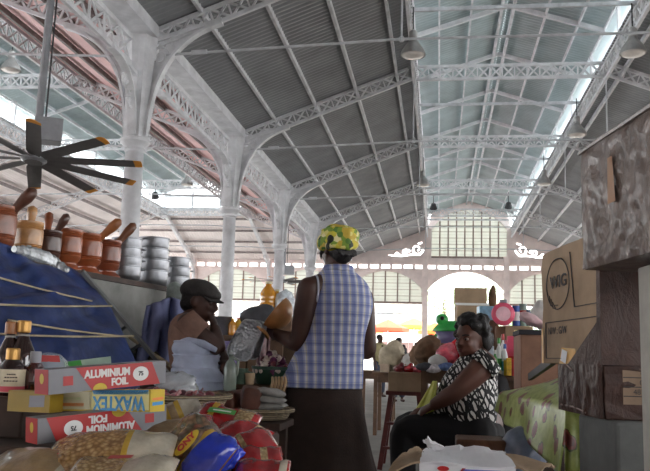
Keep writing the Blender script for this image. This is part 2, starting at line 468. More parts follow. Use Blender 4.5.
def make_side_truss(y):
    t = thing('side_truss', (XC - 6, y, ZE), 'white lattice truss of the side hall above the nearest column', 'truss', 'side hall trusses')
    for a, b in (((XC - .3), XA), ((XD + .3), XB)):
        lattice(MB(), (a, y, ZE + 0.02), (b, y, ZC - 0.03), 0.26, 13, 0.06, 0.035).build('lattice_rafter', iron, t)
    lattice(MB(), (XB, y, ZC - 0.05), (XA, y, ZC - 0.05), 0.30, 15, 0.06, 0.035).build('lantern_girder', iron, t)
    for s in (-1, 1): MB().beam((XC - 6 + s * 2, y, ZW - 0.12), (XC - 6, y, ZG - 0.12), 0.07, 0.10).build('lantern_rafter', iron, t)
    MB().tube([(XC - 0.42, y, ZE - 0.14), (XA, y, ZE + 0.02), (XB, y, ZE + 0.02), (XD + 0.42, y, ZE - 0.14)], 0.022, 8).build('tie_rod', iron2, t)
    return t
s0 = make_side_truss(2 * D)
for n, lb in ((3, 'above the second column'), (4, 'above the third column'), (5, 'above the fourth column'), (6, 'beside the hipped end')):
    dup(s0, (XC - 6, n * D, ZE), label='white lattice truss of the side hall ' + lb)

# ------------------------------------------------------------------ end wall
def arch_pts(xa, xb, zs, rise, n=16):
    w = (xb - xa) / 2; cx = (xa + xb) / 2
    Rr = (w * w + rise * rise) / (2 * rise); out = []
    a0 = math.asin(w / Rr)
    for i in range(n + 1):
        a = -a0 + 2 * a0 * i / n
        out.append((cx + Rr * math.sin(a), zs + rise - Rr + Rr * math.cos(a)))
    return out
ZT = 5.655                       # transom slots
ZA = 4.50; RISE = 0.92          # springing and rise of the arches
WT = 0.18
mb = MB()
bays = list(range(-3, 4))
for k in bays:
    xa = XC + 4 * k + 0.14; xb = XC + 4 * (k + 1) - 0.14
    ap = arch_pts(xa, xb, ZA, RISE)
    zt0 = ZT - 0.10
    for (x1, z1), (x2, z2) in zip(ap[:-1], ap[1:]):
        mb.prism([(x1, YE, z1), (x2, YE, z2), (x2, YE, zt0), (x1, YE, zt0)], (0, WT, 0))
    # slotted transom: seven openings a bay
    for i in range(8):
        x = xa - 0.14 + 4 * i / 7 if i < 8 else 0
        mb.box((XC + 4 * k + 4 * i / 7, YE + WT / 2, ZT), (0.13, WT, 0.20))
    mb.box((XC + 4 * k + 2, YE + WT / 2, ZT + 0.28), (4, WT, 0.36))
    mb.box((XC + 4 * k + 2, YE - 0.03, ZT + 0.20), (4, 0.1, 0.08)); mb.box((XC + 4 * k + 2, YE - 0.03, ZT - 0.20), (4, 0.1, 0.06))
# gable field beside the lantern window, pierced by scrolls
zl_ = lambda x: ZE + RT + (ZC - ZE) * (x - XC) / 4.1
for s in (-1, 1):
    f = lambda x: XM + s * (x - XM)
    g = MB().prism([(f(x), YE, z) for x, z in ((XC, ZT + .45), (XL + .2, ZT + .45), (XL + .2, ZG - .6), (XL, zl_(XL) + .1), (XC, zl_(XC) - .02))][::s], (0, WT, 0))
    go = struct(g, 'wall_gable_left' if s > 0 else 'wall_gable_right', wallpink)
    cb = MB()
    def P(x, z): return V((f(XL + x), YE + .09, ZT + z))
    def strap(pts, r):
        pts = [V(p) for p in pts]
        cb.tube(pts, r, 8)
    for (x, z, r, fl, tu) in ((-.52, .90, .30, -1, 1.25), (-1.10, .74, .19, 1, 1.2), (-1.52, .66, .12, -1, 1.0)):
        strap([V((f(p.x), p.y, p.z)) for p in scroll((XL + x, YE + .09, ZT + z), (1, 0, 0), (0, 0, 1), r, tu, fl)], [.075 * (1 - .35 * i / 26) for i in range(27)])
    strap([P(-.35, .60), P(-.8, .62), P(-1.3, .54), P(-1.8, .56), P(-2.15, .60)], [.05, .06, .06, .05, .02])
    strap([P(-.26, 1.25), P(-.42, 1.18), P(-.5, 1.2)], [.05, .07, .04])
    co2 = cb.organic('scroll_cutter', wallpink, None, .025, 1, org=(0, 0, 0))
    # stretch the cutter through the wall
    for v in co2.data.vertices: v.co.y = YE + .09 + (v.co.y - YE - .09) * 4
    for o_ in (go, co2):
        b_ = bmesh.new(); b_.from_mesh(o_.data)
        if b_.calc_volume(signed=True) < 0: bmesh.ops.reverse_faces(b_, faces=b_.faces[:])
        b_.to_mesh(o_.data); b_.free(); o_.data.update()
    md = go.modifiers.new('holes', 'BOOLEAN'); md.object = co2; md.operation = 'DIFFERENCE'; md.solver = 'EXACT'
    best = None
    for sol in ('EXACT', 'FAST'):
        md.solver = sol
        dg = bpy.context.evaluated_depsgraph_get(); dg.update()
        me = bpy.data.meshes.new_from_object(go.evaluated_get(dg))
        b_ = bmesh.new(); b_.from_mesh(me); vol = abs(b_.calc_volume(signed=True)); b_.free()
        if best is None or vol < best[0]: best = (vol, me)
    go.modifiers.clear(); go.data = best[1]
    bpy.data.objects.remove(co2)
# lantern gable above the arched window
ap = arch_pts(XL + .2, XR - .2, ZT + 1.9, 1.05)
for (x1, z1), (x2, z2) in zip(ap[:-1], ap[1:]):
    t1 = ZG - (ZG - ZW) * abs(x1 - XM) / 2; t2 = ZG - (ZG - ZW) * abs(x2 - XM) / 2
    mb.prism([(x1, YE, z1), (x2, YE, z2), (x2, YE, max(z2, t2)), (x1, YE, max(z1, t1))], (0, WT, 0))
struct(mb, 'wall_back', wallpink)
fret = mat('white_fretwork', (235, 232, 228), 0.6)
# pilasters
for i, k in enumerate(range(-3, 5)):
    x = XC + 4 * k
    struct(MB().box((x, YE - .02, 3.1), (0.28, 0.3, 6.2)).box((x, YE - .04, .5), (.4, .4, 1)).box((x, YE - .06, ZA - .2), (.36, .38, .14)), 'trim_%d' % (500 + i), wallpink)
    if k in (-2, -1):
        pts = [(x, YE - .1 - 1.2 * (1 - math.cos(a)), ZA + .2 + (ZE - ZA) * .95 * math.sin(a)) for a in [pi / 2 * j / 10 for j in range(11)]]
        struct(MB().tube(pts, 0.09, 6), 'trim_%d' % (520 + i), iron)
# arched lights: translucent panel with mullions; the fourth bay from the hip is an open archway
N = NT('milky_panel'); N.b.inputs['Base Color'].default_value = rgb((230, 232, 227)); N.b.inputs['Roughness'].default_value = 0.8
tr = N.n('ShaderNodeBsdfTranslucent'); tr.inputs['Color'].default_value = rgb((219, 221, 214))
mx = N.n('ShaderNodeMixShader'); mx.inputs[0].default_value = 0.45
N.l(N.b.outputs[0], mx.inputs[1]); N.l(tr.outputs[0], mx.inputs[2])
N.l(mx.outputs[0], N.t.nodes['Material Output'].inputs['Surface'])
wv = N.n('ShaderNodeTexWave', bands_direction='Z', Scale=1.9); N.l(N.co(), wv.inputs['Vector'])
N.l(N.ramp(wv.outputs['Fac'], [(0, (204, 206, 201)), (0.2, (230, 232, 227))]), N.b.inputs['Base Color'])
milky = N.m
mull = mat('mullion_paint', (150, 132, 126), 0.7)
def lunette(xa, xb, zb, zs, rise, nm, fretband=True):
    ap = arch_pts(xa, xb, zs, rise)
    wi[0] += 1
    w = MB().prism([(xa, YE + .1, zb)] + [(x, YE + .1, z) for x, z in ap] + [(xb, YE + .1, zb)], (0, .02, 0))
    root = struct(w, 'window_%d' % wi[0], milky)
    mb = MB()
    for i in range(1, nm):
        x = xa + (xb - xa) * i / nm
        zt = min(z for (xx, z) in [min(ap, key=lambda q: abs(q[0] - x))])
        mb.box((x, YE + .07, (zb + zt) / 2), (0.06, 0.08, zt - zb))
    z = zb + .35
    while z < zs + rise - .15:
        h = 1.0
        ins = [x for x, zz in ap if zz > z]
        mb.box(((ins[0] + ins[-1]) / 2, YE + .085, z), (ins[-1] - ins[0], .02, .018)) if ins else None
        z += .32
    mb.box(((xa + xb) / 2, YE + .06, zb), (xb - xa, .12, .10))
    mb.build('window_frame', mull, root)
    if fretband:
        mb = MB().box(((xa + xb) / 2, YE + .08, zb - .55), (xb - xa, .06, .05))
        n = 10
        for i in range(n):
            x0 = xa + (xb - xa) * i / n; x1 = xa + (xb - xa) * (i + 1) / n
            mb.beam((x0, YE + .08, zb - .05), (x1, YE + .08, zb - .52), .03, .03); mb.beam((x0, YE + .08, zb - .52), (x1, YE + .08, zb - .05), .03, .03)
        mb.build('fretwork_band', fret, root)
for k in bays:
    if k == 1: continue
    lunette(XC + 4 * k + .14, XC + 4 * k + 3.86, 3.98 - .15, ZA, RISE, 6)
wi[0] += 1
lunette(XL + .2, XR - .2, ZT + .5, ZT + 1.9, 1.05, 9, False)

# outer walls of the hall: solid heads over open arcades
def arcade(name, a, b, zt, zb_):
    a = V(a); b = V(b); mb = MB(); L_ = (b - a).length; n = max(1, round(L_ / 4)); u = (b - a) / n
    mb.beam(a + V((0, 0, (zt + zb_) / 2)), b + V((0, 0, (zt + zb_) / 2)), .18, zt - zb_)
    for i in range(n + 1): mb.beam(a + u * i, a + u * i + V((0, 0, zb_)), .3, .3)
    for i in range(n): mb.beam(a + u * i + V((0, 0, .55)), a + u * (i + 1) + V((0, 0, .55)), .16, 1.1)
    struct(mb, name, wallpink)
for x_, nm in ((XL, 'left'), (XR, 'right'), (XA, 'side_near'), (XB, 'side_far')):
    struct(MB().box((x_, (Y0 + 1.5) / 2, (ZC + RT + ZW) / 2), (.05, 1.5 - Y0, ZW - ZC - RT)), 'light_block_lantern_' + nm, roofdark)  # unseen panels added behind the viewer, closing the lantern to dim the foreground
struct(MB().beam((XD, Y0, 1.3), (XE, Y0, 1.3), .18, 2.6), 'light_block_front_low', wallpink)  # unseen infill added under the rear arcade to cut light from behind
arcade('wall_left', (XD - .1, Y0, 0), (XD - .1, YE, 0), ZE + .4, 4.2)
arcade('wall_right', (XE + .25, Y0, 0), (XE + .25, YE, 0), ZE + .4, 3.6)
arcade('wall_front', (XD, Y0, 0), (XE, Y0, 0), ZG + .1, 2.6)
# ------------------------------------------------------------------ big fans
grey = mat('fan_grey', (150, 152, 156), 0.45, 0.3, var=0.06)
bladem = mat('fan_blade', (92, 88, 86), 0.5, 0.1, var=0.08)
orange = mat('orange_tip', (228, 150, 40), 0.5, var=0.05)
alum = mat('aluminium', (190, 192, 196), 0.32, 0.9, var=0.08, sc_=12, bump=0.05)
def make_fan(x, y, z, ztop, r, tilt, phase, label):
    t = thing('ceiling_fan', (x, y, z), label, 'fan', 'big ceiling fans')
    T = Matrix.Rotation(tilt, 3, 'X')
    MB().tube([(x + .05, y, ztop), (x + .02, y, z + .42)], 0.05, 12).box((x + .05, y, ztop - .03), (.3, .3, .05)).build('pole', grey, t)
    MB().tube([(x + .13, y, ztop - .1), (x + .12, y - .02, z + .3)], 0.012, 6).build('cable', dark, t)
    b = MB().rbox((x + .16, y, z + .36), (.34, .28, .30), (0, 0, .5), .012).build('motor_box', grey, t)
    MB().lathe([(.0, 0), (.035, 0), (.035, .01), (0, .012)], (0, 0, 0), 12, Matrix.Rotation(pi / 2, 3, 'X')).build('warning_dot', orange, b)
    b.children[0].location = V((.24, -.14, .40)) ; 
    MB().lathe([(0.02, .16), (.06, .16), (.06, .06), (.13, .05), (.16, .03), (.16, -.02), (.13, -.045), (.02, -.05)], (x, y, z), 24, T).build('hub', alum, t)
    MB().lathe([(0, -.055), (.11, -.055), (.11, -.045), (0, -.045)], (x, y, z), 24, T).build('hub_plate', bladem, t)
    for k in range(10):
        a = 2 * pi * k / 10 + phase
        d = V((math.cos(a), math.sin(a), 0)); s = V((-math.sin(a), math.cos(a), 0))
        O = V((x, y, z))
        def ring(q, w, h=.012):
            tw = V((0, 0, 1)) * 0.03
            c = d * q; out = []
            for (i, j) in ((-1, -.4), (-.5, .6), (.3, 1), (1, .2), (.3, .2), (-.5, -.2)):
                out.append(O + T @ (c + s * (w * i / 2) + V((0, 0, 1)) * (h * j - .018 * i)))
            return out
        bl = MB().loft([ring(.14, .13), ring(.3, .19), ring(r * .93, .17)]).build('blade', bladem, t)
        MB().loft([ring(r * .93, .172, .014), ring(r * .985, .165, .014), ring(r, .12, .012)]).build('blade_tip', orange, bl)
    return t
fy = 9.26
p = at(34, 159, fy)
make_fan(p.x, fy, p.z, p.z + 2.55, 1.36, -0.11, -pi / 2 - .16, 'big grey ten-bladed ceiling fan with orange tips on a long pole, near the wooden mortars')
p = at(283, 281, 26.0)
make_fan(p.x, 26.0, p.z, p.z + 2.4, 1.36, 0.0, 0.2, 'small looking ceiling fan far down the hall, over the amber oil bottle')

# ------------------------------------------------------------------ bell lamps
shade_m = mat('lamp_shade_metal', (178, 176, 174), 0.4, 0.5, var=0.08)
lens_m = mat('lamp_lens', (222, 216, 208), 0.25, var=0.05)
def make_lamp(x, y, z, ztop, label):
    t = thing('bell_lamp', (x, y, z), label, 'lamp', 'bell shaped hanging lamps')
    MB().lathe([(.225, -.10), (.22, -.06), (.19, .0), (.13, .09), (.085, .15), (.07, .2), (.068, .2), (.07, .14), (.12, .08), (.18, -.01), (.212, -.07), (.215, -.10)], (x, y, z), 24, cap=False).build('shade', shade_m, t, smooth=True)
    MB().lathe([(.215, -.09), (.17, -.125), (.09, -.145), (.01, -.15)], (x, y, z), 24).build('lens', lens_m, t, smooth=True)
    MB().lathe([(.07, .19), (.075, .2), (.075, .33), (.05, .36), (.02, .38)], (x, y, z), 16).build('socket', shade_m, t)
    MB().tube([(x, y, z + .37), (x, y, ztop)], 0.012, 6).build('cord', dark, t)
    return t
lamps = [(XR, 2.35, 48, 633, 'bell lamp above the plastic-wrapped carton, nearest of those on that side'), (XR, 3.3, 131, 577, 'bell lamp second along the lantern edge on the cartons side'), (XR, 4.3, 181, 544, 'bell lamp third along the lantern edge on the cartons side'),
         (XL + .1, 2.35, 50, 413, 'bell lamp hanging nearest over the standing woman, on the lantern edge'), (XL + .1, 4.3, 182, 423, 'bell lamp far along the lantern edge over the standing woman'),
         (XA + .1, 2.8, 66, 11, 'bell lamp in the side hall, nearest, beside the fan pole'), (XA + .1, 4.8, 182, 187, 'bell lamp in the side hall, between the first two iron columns')]
l0 = None
for x, n, py, px, lb in lamps:
    y = n * D; z = at(px, py, y).z
    q = at(px, py, y)
    if l0 is None: l0 = make_lamp(q.x, y, z, ZC - .1, lb); base = ZC - .1 - z
    else: dup(l0, (q.x, y, z), label=lb)
def make_spot(px, py, y, lb):
    p = at(px, py, y)
    t = thing('spotlight', p, lb, 'spotlight', 'small dark spotlights')
    MB().lathe([(.06, .12), (.10, .1), (.16, -.1), (.16, -.14), (.02, -.14)], p, 16, Matrix.Rotation(.5, 3, 'X')).build('housing', dark, t)
    MB().tube([p + V((0, 0, .1)), p + V((0, 0, .55))], .015, 6).build('bracket', dark, t)
    return t
make_spot(433.5, 206, 5.95 * D, 'small dark spotlight at the far end of the lantern, on the standing woman side')
make_spot(508.5, 205, 5.95 * D, 'small dark spotlight at the far end of the lantern, on the cartons side')
make_spot(155, 195, 5.3 * D, 'small dark hanging spotlight in the side hall, above the metal pots')
# ------------------------------------------------------------------ left hand goods: printed boxes, bottles, bags
RN = random.Random(3)
wood = mat('worn_wood', (96, 72, 54), 0.7, var=0.25, sc_=6, bump=0.2)
woodd = mat('dark_wood', (62, 46, 38), 0.7, var=0.25, sc_=6, bump=0.2)
def table(name, c, L, W, H, label, m, cat='table', rz=0.0, top=0.035, leg=.05):
    t = thing(name, (c[0], c[1], 0), label, cat)
    Rm = Matrix.Rotation(rz, 3, 'Z')
    MB().rbox((c[0], c[1], H - top / 2), (L, W, top), (0, 0, rz), .006).build('table_top', m, t)
    for i in (-1, 1):
        for j in (-1, 1):
            q = V((c[0], c[1], 0)) + Rm @ V((i * (L / 2 - leg), j * (W / 2 - leg), 0))
            MB().box((q.x, q.y, (H - top) / 2), (leg, leg, H - top), (0, 0, rz)).build('leg', m, t)
    for j in (-1, 1):
        q = V((c[0], c[1], H - top - .05)) + Rm @ V((0, j * (W / 2 - leg), 0)); MB().box(q, (L - 2 * leg, .02, .1), (0, 0, rz)).build('apron', m, t)
    return t
# stepped stall under the printed boxes
tA = at(80, 440, 2.0)
table('market_table', (-.97, 2.12), 1.0, .62, .79, 'brown wooden market table under the stacked printed boxes', woodd)
table('low_bench', (-.78, 1.50), .74, .56, .66, 'low wooden bench under the food bags', woodd)

red = mat('print_red', (176, 32, 30), 0.35, var=0.05)
silv = mat('print_silver', (112, 112, 116), 0.35, 0.3, var=0.05)
yel = mat('print_yellow', (206, 176, 40), 0.4, var=0.05)
yeld = mat('print_dull_yellow', (166, 136, 42), 0.45, var=0.08)
cream = mat('print_cream', (200, 194, 160), 0.5, var=0.04)
white = mat('print_white', (228, 228, 226), 0.5, var=0.04)
cyan = mat('print_cyan', (60, 150, 205), 0.4, var=0.04)
greyp = mat('print_grey', (150, 150, 158), 0.5, var=0.06)
black = mat('print_black', (24, 24, 28), 0.5, var=0.0)
greenp = mat('print_green', (70, 150, 70), 0.45, var=0.08)
def framebox(pl, pr, h, dp):
    """oriented frame: u along the front bottom edge, n towards the viewer, w up"""
    pl = V(pl); pr = V(pr); u = (pr - pl).normalized(); w = V((0, 0, 1)); w = (w - u * u.dot(w)).normalized(); n = u.cross(w)
    return pl, u, w, n, (pr - pl).length
def face_quad(mb, fr, a, b, c, d_, off=0.0008):
    pl, u, w, n, L = fr
    return mb.add([pl + u * p + w * q + n * off for p, q in (a, b, c, d_)], [(0, 1, 2, 3)])
def mkM(fr, x, y, flip=False, off=0.0012):
    pl, u, w, n, L = fr
    s = -1 if flip else 1
    M = Matrix((u * s, w * s, n)).transposed().to_4x4(); M.translation = pl + u * x + w * y + n * off
    return M
def carton_body(fr, h, dp):
    pl, u, w, n, L = fr
    vs = [pl + u * (a * L) + w * (b * h) - n * (c * dp) for c in (0, 1) for b in (0, 1) for a in (0, 1)]
    return MB().add(vs, [(0, 1, 3, 2), (4, 6, 7, 5), (0, 4, 5, 1), (2, 3, 7, 6), (0, 2, 6, 4), (1, 5, 7, 3)])
def print_panel(fr, quads, m, parent, name):
    mb = MB()
    for q in quads: face_quad(mb, fr, *q)
    return mb.build(name, m, parent)
def disc(fr, x, y, rx, ry, m, parent, name, off=.0014, a0=0, a1=2 * pi):
    pl, u, w, n, L = fr
    pts = [pl + u * (x + rx * math.cos(a0 + (a1 - a0) * i / 24)) + w * (y + ry * math.sin(a0 + (a1 - a0) * i / 24)) + n * off for i in range(25)]
    return MB().add(pts, [tuple(range(25))]).build(name, m, parent)
def foil_box(pl, pr, flip, label):
    h, dp = .057, .062
    fr = framebox(pl, pr, h, dp); L = fr[4]
    t = thing('foil_box', fr[0], label, 'box', 'aluminium foil boxes')
    carton_body(fr, h, dp).build('carton', silv, t)
    def P(x, y): return (L - x, h - y) if flip else (x, y)
    # red slanted field
    print_panel(fr, [(P(.07, h), P(.115, 0), P(L - .02, 0), P(L - .045, h))], red, t, 'red_field')
    sx = -1 if flip else 1
    letters('ALUMINIUM', .026, mkM(fr, *P(.158, .038), flip), white, t, 'lettering', bold=.0011, sx=.92)
    letters('FOIL', .024, mkM(fr, *P(.192, .015), flip), white, t, 'lettering', bold=.0011, sx=1.0)
    c = P(.255, .030)
    disc(fr, c[0], c[1], .024, .018, white, t, 'size_oval')
    letters('75', .015, mkM(fr, c[0], c[1], flip, .0022), black, t, 'lettering', bold=.0004)
    c = P(.136, .001); disc(fr, c[0], c[1], .020, .015, yel, t, 'yellow_sun', .0014, *((pi, 2 * pi) if flip else (0, pi)))
    c = P(.050, .028); print_panel(fr, [((c[0] - .013, c[1] - .011), (c[0] + .013, c[1] - .011), (c[0] + .013, c[1] + .011), (c[0] - .013, c[1] + .011))], red, t, 'red_stamp')
    # red end with a small shield
    pl_, u, w, n, _ = fr
    end = (pl_ - n * dp, n, w, -u, dp)
    print_panel(end, [((.002, 0), (dp, 0), (dp, h), (.002, h))], red, t, 'end_flap')
    disc(end, dp * .55, h * .62, .009, .012, yel, t, 'shield_mark')
    return t
P_ = lambda px, Y, z: V((at(px, 400, Y).x, Y, z))
foil_box(P_(41, 1.75, .806), P_(168, 2.02, .830), True, 'red and silver aluminium foil box lying upside down at the bottom of the stack')
foil_box(P_(48, 1.77, .915), P_(165, 2.05, .941), False, 'red and silver aluminium foil box on top of the stack')
# wax paper box
fr = framebox(P_(53, 1.97, .864), P_(151, 1.85, .880), .053, .05); L = fr[4]
t = thing('wax_paper_box', fr[0], 'yellow wax paper box, upside down, between the two foil boxes', 'box')
carton_body(fr, .052, .05).build('carton', yel, t)
print_panel(fr, [((.0, 0.004), (L * .42, .004), (L * .42, .048), (0, .048))], cream, t, 'pale_field')
print_panel(fr, [((L * .40, 0.004), (L - .004, .004), (L - .004, .048), (L * .40, .048))], mat('print_pale_yellow', (236, 226, 150), .4), t, 'pale_field')
print_panel(fr, [((L * .44, .041), (L - .006, .041), (L - .006, .051), (L * .42, .051))], cyan, t, 'blue_band')
letters('WAXTEX', .047, mkM(fr, L * .695, .021, True, .002), cyan, t, bold=.0012, sx=.84)
print_panel(fr, [((L * .06, .012), (L * .34, .012), (L * .34, .020), (L * .06, .020))], mat('print_orange', (222, 130, 60), .5), t, 'small_print')
print_panel(fr, [((L * .06, .028), (L * .30, .028), (L * .30, .034), (L * .06, .034))], mat('print_pale_green', (190, 205, 150), .5), t, 'small_print')
pl_, u, w, n, _ = fr
end = (pl_ + u * L, -n, w, u, .05)
print_panel(end, [((.006, .026), (.044, .028), (.044, .034), (.006, .032))], mat('print_orange', (222, 130, 60)), t, 'small_print')
print_panel(end, [((.006, .014), (.044, .016), (.044, .024), (.006, .022))], cyan, t, 'small_print')
fr = framebox(P_(8, 1.93, .862), P_(50, 1.90, .864), .053, .05)
t = thing('wrap_box', fr[0], 'dull yellow box end with a grey barcode label, beside the upside-down wax paper box', 'box')
carton_body(fr, .052, .05).build('carton', yeld, t)
print_panel(fr, [((fr[4] * .52, .012), (fr[4] * .88, .014), (fr[4] * .88, .042), (fr[4] * .52, .040))], greyp, t, 'barcode_label')
pb = at(20, 396, 2.1)
MB().rbox((pb.x - .1, 2.12, .843), (.36, .3, .104), 0, .006).build('x', woodd)
o = bpy.data.objects[-1] if False else [q for q in COL.objects if q.name == 'x'][0]; o.name = 'wooden_crate'; tag(o, 'dark wooden crate under the syrup bottles', 'crate')

# bottles
glassd = mat('dark_syrup', (38, 14, 10), 0.08, var=0.05, coat=1.0, spec=.7)
glassr = mat('red_syrup', (70, 22, 18), 0.1, var=0.1, coat=1.0)
gold = mat('gold_cap', (196, 150, 84), 0.35, 0.6, var=0.05)
foilw = mat('neck_foil', (200, 196, 192), 0.35, 0.3, var=.1)
lab = mat('label_cream', (226, 214, 186), 0.6, var=0.06)
pink = mat('label_pink', (222, 96, 110), 0.6, var=0.05)
def bottle(px, Y, z0, r, hb, ht, label, m, cap=gold, lbl=True, neckfoil=False):
    p = at(px, 390, Y); x, y = p.x, Y
    t = thing('syrup_bottle', (x, y, z0), label, 'bottle', 'syrup bottles')
    MB().lathe([(r * .9, 0), (r, .006), (r, hb * .92), (r * .92, hb), (r * .55, hb + (ht - hb) * .42), (r * .38, hb + (ht - hb) * .6), (r * .36, ht - .02), (r * .42, ht - .018), (r * .42, ht - .004)], (x, y, z0), 28).build('glass', m, t, smooth=True)
    MB().lathe([(r * .48, ht - .022), (r * .50, ht - .018), (r * .50, ht + .008), (r * .44, ht + .012)], (x, y, z0), 24).build('cap', cap, t)
    if lbl:
        MB().lathe([(r * 1.012, hb * .12), (r * 1.012, hb * .88)], (x, y, z0), 28, cap=False).build('label', lab, t, smooth=True)
        MB().lathe([(r * 1.02, hb * .14), (r * 1.02, hb * .32)], (x, y, z0), 28, cap=False).build('label_band', pink, t, smooth=True)
        mb = MB()
        d = (CAM - V((x, y, z0))); d.z = 0; d.normalize(); s = V((-d.y, d.x, 0))
        for q, wd in ((.70, .3), (.60, .45), (.48, .5)):
            for k in range(5): 
                a0 = (k / 5 - .5) * wd * 2; a1 = a0 + wd * .3
                mb.add([V((x, y, z0 + hb * (q + e))) + (d * math.cos(a) + s * math.sin(a)) * r * 1.024 for a, e in ((a0, 0), (a1, 0), (a1, .035), (a0, .035))], [(0, 1, 2, 3)])
        mb.build('label_print', glassr, t)
    if neckfoil:
        MB().lathe([(r * .43, hb + (ht - hb) * .58), (r * .405, hb + (ht - hb) * .66), (r * .40, ht - .03)], (x, y, z0), 24, cap=False).build('neck_foil', foilw, t, smooth=True)
    return t
bottle(10, 2.02, .895, .036, .078, .112, 'short dark syrup bottle with cream and pink label, at the front', glassd)
bottle(6, 2.13, .895, .034, .11, .185, 'tall dark syrup bottle with brown cap and white neck, behind the short one', glassd, mat('brown_cap', (176, 120, 80), .4), False, True)
bottle(19, 2.14, .895, .038, .115, .19, 'tallest dark syrup bottle with gold cap and a silver neck band', glassd, gold, False, True)
bottle(33, 2.06, .895, .030, .07, .105, 'small reddish bottle with grey cap next to the clear tub', glassr, greyp, False)
# clear tub
clear = mat('clear_plastic', (214, 220, 224), 0.15, var=0, trans=0.0, alpha=0.35)
p = at(48, 375, 2.2)
t = thing('plastic_tub', (p.x, 2.2, .84), 'clear rounded plastic tub with a red label behind the small reddish bottle', 'tub')
MB().lathe([(.04, 0), (.05, .01), (.058, .08), (.052, .115), (.03, .135), (.005, .14)], (p.x, 2.2, .87), 28).build('shell', clear, t, smooth=True)
MB().lathe([(.03, 0), (.036, .01), (.045, .05)], (p.x, 2.2, .88), 20).build('contents', glassr, t, smooth=True)
d = (CAM - V((p.x, 2.2, .95))).normalized(); s = V((-d.y, d.x, 0)).normalized()
MB().add([V((p.x, 2.2, .99)) + d * .052 + s * a + V((0, 0, b)) for a, b in ((-.03, -.008), (.03, -.008), (.026, .010), (-.026, .010))], [(0, 1, 2, 3)]).build('label', red, t)
# green and white packet
fr = framebox(at(64, 380, 2.25), at(112, 374, 2.3), .05, .03)
t = thing('flat_packet', fr[0], 'pale green and white flat packet behind the top foil box', 'packet')
pl_, u, w, n, L = fr
w2 = (w * .8 - n * .6).normalized(); fr2 = (pl_, u, w2, u.cross(w2), L)
carton_body(fr2, .065, .012).build('pack', mat('packet_pale', (166, 188, 172), .4), t)
print_panel(fr2, [((0, 0), (L * .45, 0), (L * .36, .064), (0, .064))], greenp, t, 'green_corner')
print_panel(fr2, [((L * .1, .03), (L * .3, .03), (L * .3, .045), (L * .1, .045))], yel, t, 'small_print')
mb = MB().grid(lambda a, b: at(57 + 12 * a, 378 - 12 * a * b - 4 * math.sin(a * 3), 2.2 + .05 * b), 8, 3)
tag(mb.build('paper_scrap', white, thick=.001, smooth=True), 'curled white scrap of paper between clear tub and green packet', 'paper')

# ---- pillow bags
def bagmat(name, base, blobs, sc_=60, rough=.25):
    N = NT(name); c = N.co()
    vo = N.n('ShaderNodeTexVoronoi', Scale=sc_); N.l(c, vo.inputs['Vector'])
    sep = N.n('ShaderNodeSeparateColor'); N.l(vo.outputs['Color'], sep.inputs[0])
    col = N.ramp(sep.outputs[0], [(i / max(1, len(blobs) - 1), b) for i, b in enumerate(blobs)], 'LINEAR')
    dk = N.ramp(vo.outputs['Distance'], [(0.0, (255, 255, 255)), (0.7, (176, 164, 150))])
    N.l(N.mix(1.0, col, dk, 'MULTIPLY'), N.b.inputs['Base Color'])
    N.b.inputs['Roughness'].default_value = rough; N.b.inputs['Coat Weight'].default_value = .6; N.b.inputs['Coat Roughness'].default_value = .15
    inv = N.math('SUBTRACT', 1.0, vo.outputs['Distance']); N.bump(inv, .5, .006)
    return N.m
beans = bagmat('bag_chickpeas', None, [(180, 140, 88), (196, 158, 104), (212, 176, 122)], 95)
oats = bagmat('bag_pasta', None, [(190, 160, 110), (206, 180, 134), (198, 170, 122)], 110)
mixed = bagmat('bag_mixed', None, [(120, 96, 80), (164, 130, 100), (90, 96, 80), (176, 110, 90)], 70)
bagw = mat('bag_white_film', (178, 168, 150), .25, var=.15, sc_=18, bump=.3, coat=.6)
bagy = mat('bag_yellow_film', (186, 150, 58), .25, var=.12, sc_=18, bump=.3, coat=.6)
bagr = mat('bag_red_film', (150, 20, 26), .22, var=.18, sc_=18, bump=.4, coat=.8)
bagb = mat('bag_blue_film', (30, 50, 160), .22, var=.25, sc_=14, bump=.4, coat=.8)
bagt = mat('bag_tan_film', (140, 116, 84), .3, var=.2, sc_=18, bump=.3, coat=.6)
def pillow(mb, c, L, W, H, rot, seed=0, zones=None, n=22, m=20, crease=.06):
    rr = random.Random(seed); ph = [rr.uniform(0, 6) for _ in range(8)]
    Rm = Euler(rot).to_matrix(); c = V(c)
    rings = []; cs = []
    for i in range(n + 1):
        u = -1 + 2 * i / n
        e = max(0.0, 1 - abs(u) ** 3.2) ** .55
        hh = H / 2 * max(.035, e) * (1 + .10 * math.sin(3 * u + ph[0])); ww = W / 2 * (.90 + .10 * e) * (1 + .05 * math.sin(5 * u + ph[1]))
        if abs(u) > .93: hh = .003; ww *= 1.02
        ring = []
        for k in range(m):
            a = 2 * pi * k / m; ca, sa = math.cos(a), math.sin(a)
            x = ww * math.copysign(abs(ca) ** .75, ca); z = hh * math.copysign(abs(sa) ** .9, sa)
            w_ = 1 + crease * math.sin(4 * a + 7 * u + ph[2]) + crease * .8 * math.sin(9 * u - 3 * a + ph[3]) + crease * .5 * math.sin(17 * u + 5 * a + ph[4])
            ring.append(c + Rm @ V((u * L / 2, x * (1 + (w_ - 1) * .4), z * w_ + .012 * math.sin(2.2 * u + ph[5]) * (H / .1))))
        rings.append(ring); cs.append(u)
    k0 = len(mb.f)
    mb.loft(rings)
    if zones:
        for fi in range(n):
            u = (cs[fi] + cs[fi + 1]) / 2
            zi = 0
            for (a, b, mi) in zones:
                if a <= u < b: zi = mi
            for q in range(m): mb.mi[k0 + fi * m + q] = zi
    return mb
